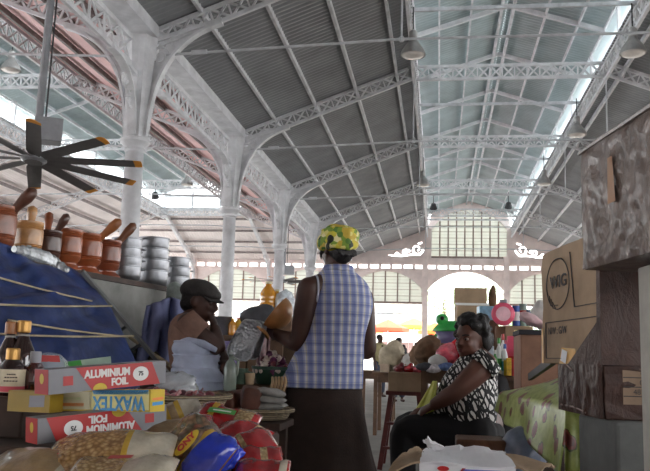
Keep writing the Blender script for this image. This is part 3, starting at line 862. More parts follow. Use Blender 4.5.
def bag(px, py, Y, L, W, H, rot, mats, zones, label, group, seed, name='food_bag', extra=None):
    c = at(px, py, Y)
    t = thing(name, c, label, 'bag', group)
    pillow(MB(), c, L, W, H, rot, seed, zones).build('pouch', mats, t, smooth=True)
    if extra:
        for (x, y, lx, ly, m_, nm) in extra:
            Rm = Euler(rot).to_matrix()
            mb = MB().grid(lambda a, b: c + Rm @ V((x + lx * (a - .5), y + ly * (b - .5), H / 2 * 1.13 - .35 * H * ((y + ly * (b - .5)) / (W / 2)) ** 2 - .12 * H * abs((x + lx * (a - .5)) / (L / 2)) ** 3)), 6, 4)
            mb.build(nm, m_, t, smooth=True)
    return t
g1 = 'heaped food bags'
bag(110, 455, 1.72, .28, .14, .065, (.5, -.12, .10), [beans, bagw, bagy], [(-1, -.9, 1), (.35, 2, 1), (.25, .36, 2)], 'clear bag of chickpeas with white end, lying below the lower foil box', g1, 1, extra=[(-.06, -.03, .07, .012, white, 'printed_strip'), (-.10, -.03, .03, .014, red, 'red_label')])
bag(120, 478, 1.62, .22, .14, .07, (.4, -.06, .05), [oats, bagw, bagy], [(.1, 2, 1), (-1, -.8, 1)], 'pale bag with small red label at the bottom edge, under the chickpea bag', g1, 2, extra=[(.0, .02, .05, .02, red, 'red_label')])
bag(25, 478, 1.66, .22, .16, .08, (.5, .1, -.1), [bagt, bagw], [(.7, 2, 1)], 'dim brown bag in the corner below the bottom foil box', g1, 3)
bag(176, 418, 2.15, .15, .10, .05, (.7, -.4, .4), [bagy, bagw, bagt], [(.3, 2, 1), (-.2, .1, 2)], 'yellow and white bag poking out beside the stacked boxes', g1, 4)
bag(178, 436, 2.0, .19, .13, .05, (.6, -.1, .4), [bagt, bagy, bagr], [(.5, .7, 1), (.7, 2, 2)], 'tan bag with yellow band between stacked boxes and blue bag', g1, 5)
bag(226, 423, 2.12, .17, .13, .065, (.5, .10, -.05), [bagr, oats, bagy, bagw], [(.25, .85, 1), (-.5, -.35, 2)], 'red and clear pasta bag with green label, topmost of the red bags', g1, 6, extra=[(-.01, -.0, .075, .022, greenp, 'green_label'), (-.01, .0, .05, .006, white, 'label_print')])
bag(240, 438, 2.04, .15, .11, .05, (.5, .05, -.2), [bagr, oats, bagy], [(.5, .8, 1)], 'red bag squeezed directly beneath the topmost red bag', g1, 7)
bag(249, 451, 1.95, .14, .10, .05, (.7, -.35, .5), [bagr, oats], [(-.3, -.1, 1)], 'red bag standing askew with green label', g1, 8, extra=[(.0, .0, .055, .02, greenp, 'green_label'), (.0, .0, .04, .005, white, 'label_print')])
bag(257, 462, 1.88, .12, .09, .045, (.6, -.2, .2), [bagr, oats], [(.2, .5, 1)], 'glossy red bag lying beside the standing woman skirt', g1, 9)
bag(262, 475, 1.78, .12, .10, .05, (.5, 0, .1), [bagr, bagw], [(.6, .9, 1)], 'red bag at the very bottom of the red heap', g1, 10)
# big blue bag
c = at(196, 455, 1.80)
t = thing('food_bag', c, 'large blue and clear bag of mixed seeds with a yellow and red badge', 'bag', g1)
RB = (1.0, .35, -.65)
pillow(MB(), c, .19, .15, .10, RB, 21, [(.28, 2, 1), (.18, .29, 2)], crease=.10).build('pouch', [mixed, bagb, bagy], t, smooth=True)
Rm = Euler(RB).to_matrix()
pillow(MB(), at(224, 458, 1.79), .085, .06, .02, (.9, -.75, .4), 22, None, crease=.2).build('crumpled_end', bagb, t, smooth=True)
pillow(MB(), at(206, 431, 1.88), .055, .035, .03, (.9, .1, .5), 23, None, crease=.16).build('twisted_top', bagb, t, smooth=True)
n_ = Rm @ V((0, 0, 1)); u_ = Rm @ V((1, 0, 0)); w_ = Rm @ V((0, 1, 0))
fr = (c + n_ * .054 + u_ * .012 + w_ * .008, (u_ * .1 + w_ * .99).normalized(), (w_ * .1 - u_ * .99).normalized(), n_, .1)
disc(fr, 0, 0, .036, .016, yel, t, 'badge', .004)
letters('ONY', .022, mkM(fr, 0, 0, False, .0065), red, t, 'lettering', bold=.001)
# filler bags that carry the heap
for i, (px, py, Y, L, rz) in enumerate(((150, 474, 1.8, .22, .3), (215, 470, 1.95, .2, -.3))):
    bag(px, py, Y, L, .17, .08, (.2, 0, rz), [bagt, bagy], [(.5, .8, 1)], ('plain tan bag deep in the heap beneath the chickpea bag', 'plain tan bag deep in the heap under the red bags')[i], g1, 30 + i)

# ------------------------------------------------------------------ tall stall: shelf with mortars and pots, tarpaulin, ladder
ZS = 1.455
pa = at(60, 262, 4.0); pb = at(185, 288, 5.42)
ux = (V((pb.x, 5.42, 0)) - V((pa.x, 4.0, 0))).normalized()           # along the shelf, away from the viewer
vx = V((-ux.y, ux.x, 0))                                              # to the hidden side
A0 = V((pa.x, 4.0, 0)) - ux * 1.15; A1 = V((pb.x, 5.42, 0)) + ux * .12
t = thing('market_stall', (A0 + A1) / 2, 'tall stall with dark shelf carrying the mortars and metal pots', 'stall')
panelm = mat('grey_sheeting', (134, 134, 130), .8, var=.14, sc_=5, bump=.15)
w_s = .7
MB().prism([A0 + V((0, 0, ZS - .03)), A1 + V((0, 0, ZS - .03)), A1 + vx * w_s + V((0, 0, ZS - .03)), A0 + vx * w_s + V((0, 0, ZS - .03))], (0, 0, .03)).build('shelf_board', woodd, t)
q0 = A0 + ux * 1.2
MB().prism([q0 + V((0, 0, 0.02)), A1 + V((0, 0, 0.02)), A1 + V((0, 0, ZS - .035)), q0 + V((0, 0, ZS - .035))], vx * .02).build('side_sheet', panelm, t)
for a in (A0 + ux * .05 + vx * .05, A0 + ux * .05 + vx * (w_s - .05), A1 - ux * .05 + vx * .06, A1 - ux * .05 + vx * (w_s - .05)):
    MB().box((a.x, a.y, (ZS - .03) / 2), (.05, .05, ZS - .03)).build('leg', woodd, t)
mort_c = [(132, 74, 48), (182, 134, 84), (74, 46, 36), (146, 78, 44), (150, 80, 46), (128, 66, 42)]
mortm = [mat('mortar_wood_%d' % i, c, .35, var=.22, sc_=9, coat=.3) for i, c in enumerate(mort_c)]
def shelfpos(px, off=.10):
    """point on the shelf whose picture column is px"""
    best = None
    for i in range(400):
        p = A0 + ux * (i * .009) + vx * off
        e = abs(proj((p.x, p.y, ZS))[0] - px)
        if best is None or e < best[0]: best = (e, p)
    return best[1]
def mortar(px, s, mi, label, off=.10, tilt=0.0):
    p = shelfpos(px, off)
    t = thing('wooden_mortar', (p.x, p.y, ZS), label, 'mortar', 'wooden mortars')
    r = s * 1.10
    M = Matrix.Diagonal((1, 1, 1.30))
    pr = [(r * 1.05, 0), (r * 1.08, .008), (r * .66, r * .34), (r * .66, r * .40), (r * .90, r * .58), (r * .97, r * .80), (r * .93, r * .84), (r * .98, r * .90), (r * .93, r * .95), (r * .98, r * 1.0), (r * 1.01, r * 1.5), (r * 1.0, r * 1.82), (r * .95, r * 1.86), (r * 1.0, r * 1.92), (r * .95, r * 1.97), (r * 1.0, r * 2.02), (r * .96, r * 2.07), (r * 1.0, r * 2.12), (r * 1.0, r * 2.26), (r * .97, r * 2.28), (r * .86, r * 2.05), (r * .8, r * 1.6), (r * .5, r * 1.1), (r * .02, r * 1.0)]
    MB().lathe(pr, (p.x, p.y, ZS), 30, M).build('bowl', mortm[mi], t, smooth=True).data.set_sharp_from_angle(angle=.6)
    return p, r
def pestle(p, r, d, L, m_, label):
    a = V((p.x, p.y, ZS + r * 1.9)); d = V(d).normalized()
    t = thing('wooden_pestle', a, label, 'pestle', 'wooden pestles')
    MB().tube([a, a + d * L * .1, a + d * L * .45, a + d * L * .55, a + d * L * .75, a + d * L * .93, a + d * L], [r * .30, r * .38, r * .26, r * .28, r * .38, r * .34, r * .10], 14).build('shaft', m_, t, smooth=True)
cr = CR; 
p, r = mortar(-4, .078, 0, 'brown wooden mortar cut by the picture edge, first in the row'); pestle(p, r, cr * .75 + V((0, 0, .8)), .25, mat('pestle_dark', (92, 56, 42), .4, var=.2), 'dark pestle leaning in the first brown mortar')
p, r = mortar(26, .066, 1, 'pale honey coloured wooden mortar, second in the row'); pestle(p, r, cr * .05 + V((0, 0, 1)), .165, mortm[1], 'short pale pestle in the honey coloured mortar')
p, r = mortar(47, .060, 2, 'dark carved wooden mortar between the pale one and the reddish ones'); pestle(p, r, cr * .5 + V((0, 0, .9)), .19, mortm[2], 'dark pestle leaning in the dark carved mortar'); pestle(p + cr * -.012, r, cr * -.12 + V((0, .25, .9)), .19, mortm[3], 'reddish pestle standing behind the dark pestle')
p, r = mortar(66, .070, 3, 'reddish wooden mortar beside the dark carved one')
p, r = mortar(87, .072, 4, 'reddish wooden mortar in the middle of three alike, holding a pestle'); pestle(p, r, cr * .8 + V((0, 0, .78)), .25, mat('pestle_tan', (152, 92, 50), .4, var=.2), 'tan pestle leaning out of the middle reddish mortar')
p, r = mortar(106, .070, 5, 'reddish wooden mortar next to the metal pots'); pestle(p, r, cr * .55 + V((0, .2, .8)), .25, mat('pestle_brown', (110, 68, 42), .4, var=.2), 'brown pestle leaning out of the mortar next to the pots')
# aluminium pots
potm = mat('pot_aluminium', (142, 144, 148), .36, .85, var=.12, sc_=10, bump=.08)
def make_pot():
    r = .098; h = .09
    t = thing('aluminium_pot', (0, 0, 0), 'pot', 'pot', 'nested aluminium pots')
    MB().lathe([(r * .72, 0), (r * .9, .012), (r * .98, .04), (r, h), (r * 1.05, h + .002), (r * 1.05, h + .007), (r * .99, h + .008), (r * .96, h), (r * .94, .04), (r * .8, .014), (.005, .010)], (0, 0, 0), 32).build('body', potm, t, smooth=True).data.set_sharp_from_angle(angle=.7)
    for s in (-1, 1):
        MB().tube([(s * r, -.025, h - .012), (s * (r + .022), -.018, h - .010), (s * (r + .022), .018, h - .010), (s * r, .025, h - .012)], .005, 6).build('handle', potm, t)
    return t
pot0 = make_pot(); first = True
for (px, n, step, sc__, nm) in ((125, 4, .060, 1.0, 'pot stack beside the reddish mortars'), (152, 4, .070, 1.08, 'middle pot stack'), (175, 3, .070, 1.0, 'pot stack farthest from the mortars')):
    p = shelfpos(px, .11)
    for k in range(n):
        lb = 'dull aluminium pot, %s of the %s' % (('lowest', 'second from below', 'third from below', 'topmost')[k] if k < n - 1 else 'topmost', nm)
        if first: o = pot0; o.location = (p.x, p.y, ZS); o['label'] = lb; first = False
        else: o = dup(pot0, (p.x + .004 * math.sin(k * 2), p.y, ZS + step * sc__ * k), rz=.3 * k, label=lb)
        o.scale = (sc__ * (1 - .015 * k),) * 3; o.rotation_euler.z = .5 + .3 * k
# tarpaulin
tarpm = mat('blue_tarpaulin', (42, 58, 106), .5, var=.22, sc_=7, bump=.35, bsc=24, spec=.4)
def tarp_pt(a, b):
    # a across, b down
    top = [at(-70, 216, 3.0), at(0, 244, 3.55), at(40, 258, 3.9), at(84, 276, 4.2)]
    mid = [at(-80, 300, 2.75), at(0, 300, 3.15), at(60, 303, 3.5), at(112, 308, 4.05)]
    bot = [at(-90, 410, 2.6), at(0, 405, 2.85), at(80, 395, 3.1), at(140, 372, 3.75)]
    def cv(P, a):
        f_ = a * 3; k = min(2, int(f_)); return P[k].lerp(P[k + 1], f_ - k)
    t_, m_, q_ = cv(top, a), cv(mid, a), cv(bot, a)
    p = t_.lerp(m_, b * 2) if b < .5 else m_.lerp(q_, b * 2 - 1)
    p = p * .8 + (t_ * (1 - b) ** 2 + m_ * 2 * b * (1 - b) + q_ * b * b) * .2
    wv = .018 * math.sin(9 * a + 6 * b) + .022 * math.sin(5 * b - 13 * a * (1 - b) + 1) + .014 * math.sin(21 * b + 7 * a) + .009 * math.sin(31 * a - 17 * b) + .008 * math.sin(47 * b + 22 * a)
    edge = min(1, (1 - a) * 6 + .15)
    return p + V((.3, -.9, .35)) * wv * edge
o = MB().grid(tarp_pt, 90, 60).build('tarpaulin', tarpm, smooth=True, thick=.004)
tag(o, 'blue tarpaulin tied down with cord over the stall front', 'tarpaulin')
MB().grid(lambda a, b: tarp_pt(a, 1).lerp(V((tarp_pt(a, 1).x, tarp_pt(a, 1).y + .04 + .03 * math.sin(17 * a), .12)), b), 60, 8).build('lower_fold', tarpm, o, smooth=True, thick=.004)
# sacks under the tarpaulin hold it up: one heap
cord = mat('beige_cord', (182, 168, 138), .8, var=.1)
def tarp_at(px, py):
    best = None
    for i in range(0, 61):
        for j in range(0, 61):
            p = TG[i][j]; e = (p[0] - px) ** 2 + (p[1] - py) ** 2
            if best is None or e < best[0]: best = (e, i, j)
    return tarp_pt(best[1] / 60, best[2] / 60)
TG = [[proj(tarp_pt(i / 60, j / 60)) for j in range(61)] for i in range(61)]
def rope(a, b, lb, n=18):
    pts = []
    for i in range(n + 1):
        f_ = i / n; px = a[0] + (b[0] - a[0]) * f_; py = a[1] + (b[1] - a[1]) * f_ + 1.5 * math.sin(pi * f_)
        q = tarp_at(px, py); pts.append(at(px, py, q.y - .028))
    for k in range(3): pts = [pts[0]] + [(pts[i - 1] + pts[i] * 2 + pts[i + 1]) / 4 for i in range(1, n)] + [pts[-1]]
    tag(MB().tube(pts, .0048, 7).build('cord', cord, smooth=True), lb, 'cord', 'cords over the tarpaulin')
# crinkled silver strip
pts = [at(px, py, tarp_at(px, max(py, 252)).y - .05) for px, py in ((14, 249), (28, 252), (42, 257), (55, 263), (68, 270))]
mb = MB(); rings = []
for i in range(60):
    f_ = i / 59 * 4; k = min(3, int(f_)); c = pts[k].lerp(pts[k + 1], f_ - k)
    r = .032 * (1 + .28 * math.sin(i * 2.2) + .15 * math.sin(i * 5.1)) * (.4 + .6 * math.sin(pi * min(1, max(.06, i / 59))))
    rings.append([c + V((r * .6 * math.cos(2 * pi * j / 10), r * .5 * math.cos(2 * pi * j / 10), r * math.sin(2 * pi * j / 10))) for j in range(10)])
tag(mb.loft(rings).build('plastic_roll', mat('silvery_film', (176, 180, 182), .25, .5, var=.2, sc_=30)), 'crinkled silvery plastic roll at the shelf edge under the dark mortar', 'plastic')
rope((-30, 269), (92, 301), 'beige cord slanting over the upper tarpaulin')
rope((-30, 303), (112, 306), 'beige level cord across the middle of the tarpaulin')
rope((8, 320), (128, 337), 'beige cord slanting across the lower tarpaulin behind the bottles')
rope((0, 334), (134, 336), 'beige level cord lowest on the tarpaulin')
# ladder
ladm = mat('ladder_paint', (112, 114, 114), .6, var=.15)
a0 = at(82, 271, 4.08); a1 = at(170, 376, 4.60)
t = thing('ladder', (a1.x, a1.y, a1.z), 'grey ladder leaning aslant between tarpaulin and grey sheeting', 'ladder')
off = at(68, 284, 4.26) - a0
dl = (a1 - a0)
a2 = a1 + dl * 1.0
MB().beam(a0, a2, .02, .032, (0, -1, 0)).build('rail', ladm, t); MB().beam(a0 + off, a2 + off, .02, .032, (0, -1, 0)).build('rail', ladm, t)
for k in range(11):
    q = a0.lerp(a2, .08 + .085 * k)
    MB().tube([q, q + off], .010, 8).build('rung', ladm, t)
# ------------------------------------------------------------------ people
skin = mat('skin_deep_brown', (72, 46, 38), .5, var=.08, sc_=10)
skin2 = mat('skin_warm_brown', (98, 62, 50), .48, var=.08, sc_=10)
hairm = mat('hair_black', (22, 18, 18), .6, var=.3, sc_=40, bump=.6, bsc=90)
eyew = mat('eye_white', (160, 150, 142), .3, var=0)
lipm = mat('lip_brown', (104, 52, 50), .45, var=.05)
def basis(f, up=(0, 0, 1)):
    f = V(f).normalized(); u = V(up); r = f.cross(u).normalized(); u = r.cross(f)
    return f, r, u
def head(mb, c, f, up=(0, 0, 1), s=1.0, jaw=1.0):
    """c centre of the skull; f looking direction"""
    c = V(c); f, r, u = basis(f, up); M = Matrix((r, f, u)).transposed()
    L = lambda x, y, z: c + (r * x + f * y + u * z) * s
    mb.ell(L(0, -.008, .022), (.076 * s, .094 * s, .092 * s), 20, 14, M)
    mb.ell(L(0, .022, -.035), (.064 * s * jaw, .072 * s, .082 * s), 18, 12, M)
    mb.ell(L(0, .058, -.082), (.034 * s * jaw, .03 * s, .028 * s), 12, 8, M)           # chin
    mb.tube([L(0, .085, .018), L(0, .100, -.008), L(0, .112, -.028)], [.009 * s, .012 * s, .017 * s], 10)
    for q in (-1, 1):
        mb.ell(L(q * .016, .098, -.030), (.012 * s, .012 * s, .010 * s), 8, 6, M)        # nostril wings
        mb.ell(L(q * .034, .072, -.022), (.022 * s, .020 * s, .018 * s), 10, 7, M)        # cheek
        mb.ell(L(q * .030, .080, .026), (.024 * s, .012 * s, .009 * s), 10, 6, M)         # brow
        mb.ell(L(q * .078, -.008, -.012), (.010 * s, .020 * s, .032 * s), 10, 8, M)       # ear
    mb.ell(L(0, .093, -.054), (.026 * s, .012 * s, .007 * s), 10, 6, M)
    mb.ell(L(0, .091, -.066), (.023 * s, .012 * s, .008 * s), 10, 6, M)
    return L, M
def face_parts(t, L, M, s=1.0):
    for q in (-1, 1):
        mb = MB().ell(L(q * .032, .0795, .006), (.0135 * s, .010 * s, .0075 * s), 12, 8, M); e = mb.build('eye', eyew, t, smooth=True)
        MB().ell(L(q * .032 , .0872, .006), (.0062 * s, .004 * s, .0062 * s), 10, 6, M).build('iris', hairm, e, smooth=True)
        MB().tube([L(q * .014, .094, .025), L(q * .032, .093, .031), L(q * .05, .078, .026)], .0032 * s, 6).build('eyebrow', hairm, t)
    MB().ell(L(0, .1025, -.053), (.021 * s, .006 * s, .0045 * s), 12, 6, M).ell(L(0, .100, -.0645), (.019 * s, .006 * s, .0055 * s), 12, 6, M).build('lips', lipm, t, smooth=True)
def hand(mb, wrist, d, back, thumb, curl=.5, s=1.0, spread=.0):
    """palm and five bent fingers; d wrist->knuckles, back = back of the hand, thumb = side the thumb is on (+1/-1 along d x back)"""
    w = V(wrist); d = V(d).normalized(); b = V(back); b = (b - d * b.dot(d)).normalized(); x = d.cross(b) * thumb
    P = lambda a, e, g: w + (d * a + x * e + b * g) * s
    rings = []
    for a, hw, th in ((-.01, .026, .020), (.03, .036, .017), (.06, .041, .015), (.085, .040, .013)):
        rings.append([P(a, hw * math.cos(2 * pi * k / 12), th * math.sin(2 * pi * k / 12)) for k in range(12)])
    mb.loft(rings)
    for e, L, a0 in ((.030, .072, .082), (.010, .080, .087), (-.010, .074, .085), (-.029, .058, .078)):
        p = P(a0 - .015, e, 0); ang = 0; pts = [p]; dirx = d
        segs = (.015 + L * .45, L * .32, L * .25)
        for i, sg in enumerate(segs):
            ang += curl * (.7, 1.0, .8)[i]
            dd = d * math.cos(ang) - b * math.sin(ang) + x * (spread * e * 8)
            p = p + dd * sg * s; pts.append(p)
        mb.tube(pts, [.0098 * s, .0092 * s, .0084 * s, .0068 * s], 8)
    p0 = P(.015, .026, -.004); p1 = P(.045, .050, -.014); p2 = P(.068, .056, -.028 - .01 * curl); p3 = P(.086, .050, -.040 - .015 * curl)
    mb.tube([p0, p1, p2, p3], [.014 * s, .0115 * s, .0098 * s, .0075 * s], 8)
def limb(mb, pts, rs, n=12):
    # smooth, tapered chain through the joints
    out = []; ro = []
    for i in range(len(pts) - 1):
        for k in range(6):
            f_ = k / 6; out.append(V(pts[i]).lerp(V(pts[i + 1]), f_)); ro.append(rs[i] + (rs[i + 1] - rs[i]) * f_)
    out.append(V(pts[-1])); ro.append(rs[-1])
    for _ in range(2):
        out = [out[0]] + [(out[i - 1] + out[i] * 2 + out[i + 1]) / 4 for i in range(1, len(out) - 1)] + [out[-1]]
    mb.tube(out, ro, n)
    mb.ell(pts[0], rs[0], 12, 8)
def ering(c, s, a, b, n=40, fold=0.0, k=9, ph=0.0, flat=1.0):
    """elliptic ring: s = sideways axis, a sideways half width, b front-back half depth"""
    c = V(c); s = V(s).normalized(); f = V((-s.y, s.x, 0)).normalized()
    out = []
    for i in range(n):
        t_ = 2 * pi * i / n; q = 1 + fold * math.sin(k * t_ + ph) + fold * .5 * math.sin((2 * k + 1) * t_ + 2 * ph)
        ct, st = math.cos(t_), math.sin(t_)
        out.append(c + s * (a * q * math.copysign(abs(ct) ** flat, ct)) + f * (b * q * math.copysign(abs(st) ** flat, st)))
    return out

# ---- standing woman, seen from behind
YW = 4.35
w = lambda px, py, dy=0.0: at(px, py, YW + dy)
foot = w(327, 400); foot.z = 0
t = thing('person', foot, 'standing person seen from behind in blue plaid sleeveless shirt and yellow-green head scarf, holding bowls', 'person')
sh = V((.92, .39, 0))
mb = MB()
hc = w(337, 250, .0)
L, HM = head(mb, hc, (-.62, .74, -.22), (-.05, .1, 1), 1.0)
limb(mb, [w(337, 255, .0), w(337, 277, -.02)], [.054, .060])
SL = w(309, 289, -.10); SR = w(364, 299, .07); HIPC = w(325, 392, 0)
limb(mb, [w(336, 282, -.01), w(333, 330, 0), w(328, 375, 0), HIPC], [.10, .125, .14, .15])
limb(mb, [w(337, 279, 0), SL], [.06, .062]); limb(mb, [w(337, 279, 0), SR], [.06, .06])
EL = w(299, 344, -.07); WL = w(276, 334, .08)
ER = w(369, 352, .12); WR = w(350, 352, .34)
limb(mb, [SL, SL.lerp(EL, .45), EL, EL.lerp(WL, .35), WL], [.066, .063, .050, .048, .031])
limb(mb, [SR, SR.lerp(ER, .45), ER, ER.lerp(WR, .35), WR], [.058, .053, .044, .042, .029])
hand(mb, WL, w(266, 327, .14) - WL, V((-.25, -.85, -.35)), -1, .55)
hand(mb, WR, WR - ER, V((.3, 0, 1)), 1, .6)
for sx in (-1, 1):
    hp = HIPC + sh * (.09 * sx); kn = V((hp.x + .01 * sx, hp.y + .02, .47)); an = V((hp.x + .01 * sx, hp.y - .01, .085))
    limb(mb, [hp, kn, an], [.095, .062, .042])
    fd = V((-.39, .92, 0))
    mb.tube([an + V((0, 0, -.04)) - fd * .05, an + V((0, 0, -.05)) + fd * .06, an + V((0, 0, -.065)) + fd * .16], [.036, .038, .018], 10)
mb.organic('body', skin, t, .0085, 5)
face_parts(t, L, HM)
# hair under the scarf
hb = MB()
hb.ell(L(0, -.026, .012), (.080, .090, .085), 18, 12, HM).ell(L(0, -.05, -.045), (.06, .05, .05), 14, 9, HM)
for k in range(7):
    a = k / 6 - .5
    hb.tube([L(a * .1, -.09, -.03), L(a * .11, -.102, -.062 - .01 * (k % 2))], [.018, .007], 7)
hb.tube([L(-.075, -.0, .0), L(-.088, .03, -.02), L(-.085, .035, -.055)], [.016, .012, .005], 7)
hb.organic('hair', hairm, t, .007, 2)
# head scarf: wrapped and knotted cloth
N = NT('scarf_print'); c = N.co()
vo = N.n('ShaderNodeTexVoronoi', Scale=42.0); N.l(c, vo.inputs['Vector'])
sp = N.n('ShaderNodeSeparateColor'); N.l(vo.outputs['Color'], sp.inputs[0])
N.l(N.ramp(sp.outputs[0], [(0, (204, 190, 60)), (.22, (120, 150, 50)), (.42, (214, 206, 120)), (.58, (84, 122, 48)), (.70, (226, 216, 160)), (.82, (196, 168, 60)), (.93, (48, 60, 38))], 'CONSTANT'), N.b.inputs['Base Color'])
N.b.inputs['Roughness'].default_value = .7
sb = MB()
Mh = Matrix.Rotation(-.12, 3, 'Y')
sb.ell(w(339, 238.5, 0), (.106, .112, .076), 22, 14, Mh)
sb.ell(w(341, 246, -.03), (.100, .085, .045), 18, 12, Mh)
sb.ell(w(325, 243, -.03), (.048, .06, .055), 14, 10); sb.ell(w(350, 236, -.02), (.055, .07, .05), 14, 10); sb.ell(w(335, 232, -.02), (.06, .075, .045), 14, 10)
for k in range(6):
    f_ = k / 5
    sb.tube([w(320 + 2 * f_, 249 - 18 * f_, -.10 + .02 * f_), w(333, 245 - 16 * f_, -.125), w(349, 248 - 18 * f_, -.105), w(357, 246 - 15 * f_, -.05)], [.012, .016, .016, .01], 8)
sb.organic('head_scarf', N.m, t, .0075, 3)
MB().ell(w(331, 239, -.128), (.022, .018, .026), 12, 8).ell(w(328, 246, -.125), (.012, .012, .026), 10, 6).organic('scarf_knot', mat('scarf_knot', (40, 44, 34), .7, var=.3), t, .006, 2)
# plaid shirt
N = NT('blue_plaid'); c = N.co()
sx_ = N.n('ShaderNodeSeparateXYZ'); N.l(c, sx_.inputs[0])
hx = N.math('ADD', N.math('MULTIPLY', sx_.outputs[0], .92), N.math('MULTIPLY', sx_.outputs[1], .39))
fx = N.math('FRACT', N.math('MULTIPLY', hx, 23.0)); fz = N.math('FRACT', N.math('MULTIPLY', sx_.outputs[2], 19.0))
stops = [(0, (132, 142, 186)), (.28, (168, 174, 204)), (.44, (212, 211, 216)), (.60, (204, 199, 172)), (.68, (172, 178, 206)), (.82, (140, 149, 190))]
cv = N.ramp(fx, stops, 'CONSTANT')
ch = N.ramp(fz, [(0, (255, 255, 255)), (.45, (226, 228, 240)), (.62, (196, 200, 226)), (.78, (255, 252, 240)), (.86, (224, 228, 244))], 'CONSTANT')
N.l(N.mix(1.0, cv, ch, 'MULTIPLY'), N.b.inputs['Base Color']); N.b.inputs['Roughness'].default_value = .8
n2 = N.n('ShaderNodeTexNoise', Scale=9.0, Detail=3.0); N.l(c, n2.inputs['Vector']); N.bump(n2.outputs['Fac'], .45, .03)
def prof(y, xl, xr, b, dy=0.0, fold=0.0, ph=0.0, k=7, flat=1.0):
    a = (xr - xl) / 2 * YW / 802 / .93
    return ering(w((xl + xr) / 2, y, dy), sh, a, b, 44, fold, k, ph, flat)
rings = [prof(388, 283, 361, .175, 0, .035, 0), prof(378, 286, 361, .172, 0, .03, .2), prof(362, 294, 362, .16, 0, .02, .5), prof(345, 302, 362, .148, 0, .012, .8),
         prof(332, 308, 363, .142, 0, .008, 1), prof(318, 311, 368, .138, 0), prof(305, 313, 372, .132, 0, .0), prof(292, 314, 370, .124, 0), prof(282, 315, 366, .108, -.005), prof(275, 319, 358, .088, -.01), prof(270, 324, 351, .070, -.012), prof(267.5, 327, 350, .062, -.012)]
# hem drops towards the far side
o = MB().loft(rings, cap=False).build('plaid_shirt', N.m, t, smooth=True, thick=.006, sub=1)
MB().loft([prof(271, 324, 352, .073, -.012), prof(265.5, 327, 351, .066, -.012), prof(266, 325.5, 352, .072, -.016), prof(271.5, 322.5, 354, .082, -.014)], cap=False).build('collar', N.m, t, smooth=True, thick=.003)
# armhole binding
for S, E in ((SL, EL), (SR, ER)):
    d = (E - S).normalized(); q = S.lerp(w(337, 285), .22)
    pts = [q + (V((0, 0, 1)) * .078 * math.cos(2 * pi * k / 20) + sh.cross(V((0, 0, 1))) * .07 * math.sin(2 * pi * k / 20)) + V((0, 0, -.01)) for k in range(20)]
    MB().tube(pts + [pts[0]], .006, 6).build('armhole_binding', mat('binding_pale', (190, 192, 206), .8), t, smooth=True)
skirtm = mat('skirt_brown', (50, 36, 31), .85, var=.18, sc_=14, bump=.3, bsc=120)
def zr(z, xl, xr, b, fold, ph):
    yy = w(327, 400); py = proj((yy.x, YW, z))[1]
    return prof(py, xl, xr, b, 0, fold, ph, 11)
rings = [prof(376, 294, 358, .15, 0, .0), prof(386, 291, 359, .155, 0, .01, 0), prof(405, 287, 361, .165, 0, .02, .1), prof(430, 281, 365, .18, 0, .035, .15), prof(455, 274, 369, .20, 0, .05, .2), prof(471, 268, 373, .22, 0, .06, .25),
         zr(.30, 258, 378, .25, .075, .3), zr(.13, 250, 384, .28, .085, .35)]
MB().loft(rings, cap=False).build('skirt', skirtm, t, smooth=True, thick=.006, sub=1)
# bowls she holds
calm = mat('calabash_tan', (196, 138, 84), .4, var=.12, sc_=10, coat=.2)
calin = mat('calabash_pale', (222, 190, 140), .6, var=.08)
def bowl(c, ax, r, dep, lb, th=.008):
    ax = V(ax).normalized(); M = ax.to_track_quat('Z', 'Y').to_matrix()
    t = thing('wooden_bowl', c, lb, 'bowl', None)
    pr = [(.001, -dep)] + [(r * math.sin(a), -dep * math.cos(a)) for a in [pi / 2 * i / 12 for i in range(1, 13)]]
    MB().lathe(pr + [(r * 1.0, .004), (r - th * .6, .005)], c, 32, M, cap=False).build('outside', calm, t, smooth=True)
    pi_ = [((r - th) * math.sin(a), -(dep - th) * math.cos(a) + .004) for a in [pi / 2 * i / 12 for i in range(0, 13)]]
    MB().lathe([(max(.0005, a), b) for a, b in pi_] + [(r - th * .5, .006)], c, 32, M, cap=False).build('inside', calin, t, smooth=True)
bowl(w(275.5, 312, .10), CR * -.78 + V((0, .02, .62)), .100, .098, 'large tan wooden bowl held tilted in the hand of the standing person')
bowl(w(262, 332, .02), CR * -.62 + V((0, -.12, -.72)), .055, .02, 'small flat tan wooden bowl held below the large one by the standing person')

# ---- seated person in a cap
YM = 4.4
w = lambda px, py, dy=0.0: at(px, py, YM + dy)
b0 = w(200, 402)
t = thing('person', b0, 'seated person in dark cap and brown T-shirt, chin in hand, wrapped in pale cloth', 'person')
mb = MB()
hc = w(200, 301, 0)
L, HM = head(mb, hc, (.97, -.08, -.22), (.15, 0, 1), 1.0)
limb(mb, [w(197, 305, .01), w(191, 321, .01)], [.052, .058])
SN = w(187, 323, -.13); SF = w(189, 322, .17)
limb(mb, [w(190, 325, .01), w(191, 345, 0), w(196, 370, 0), w(199, 388, 0)], [.085, .105, .12, .13])
limb(mb, [w(190, 323, .01), SN], [.06, .058]); limb(mb, [w(190, 323, .01), SF], [.06, .058])
EN = w(219, 350, -.10); WN = w(215, 327, -.03)
limb(mb, [SN, SN.lerp(EN, .5), EN, EN.lerp(WN, .4), WN], [.056, .050, .042, .040, .029])
hand(mb, WN, w(210.5, 314, -.01) - WN, V((.9, -.3, .2)), 1, .75, .92)
EF = w(218, 352, .15); WF = w(226, 362, .02)
limb(mb, [SF, SF.lerp(EF, .5), EF, EF.lerp(WF, .4), WF], [.056, .050, .042, .040, .029])
hand(mb, WF, V((.3, -.9, -.2)), V((.3, 0, 1)), 1, .5, .92)
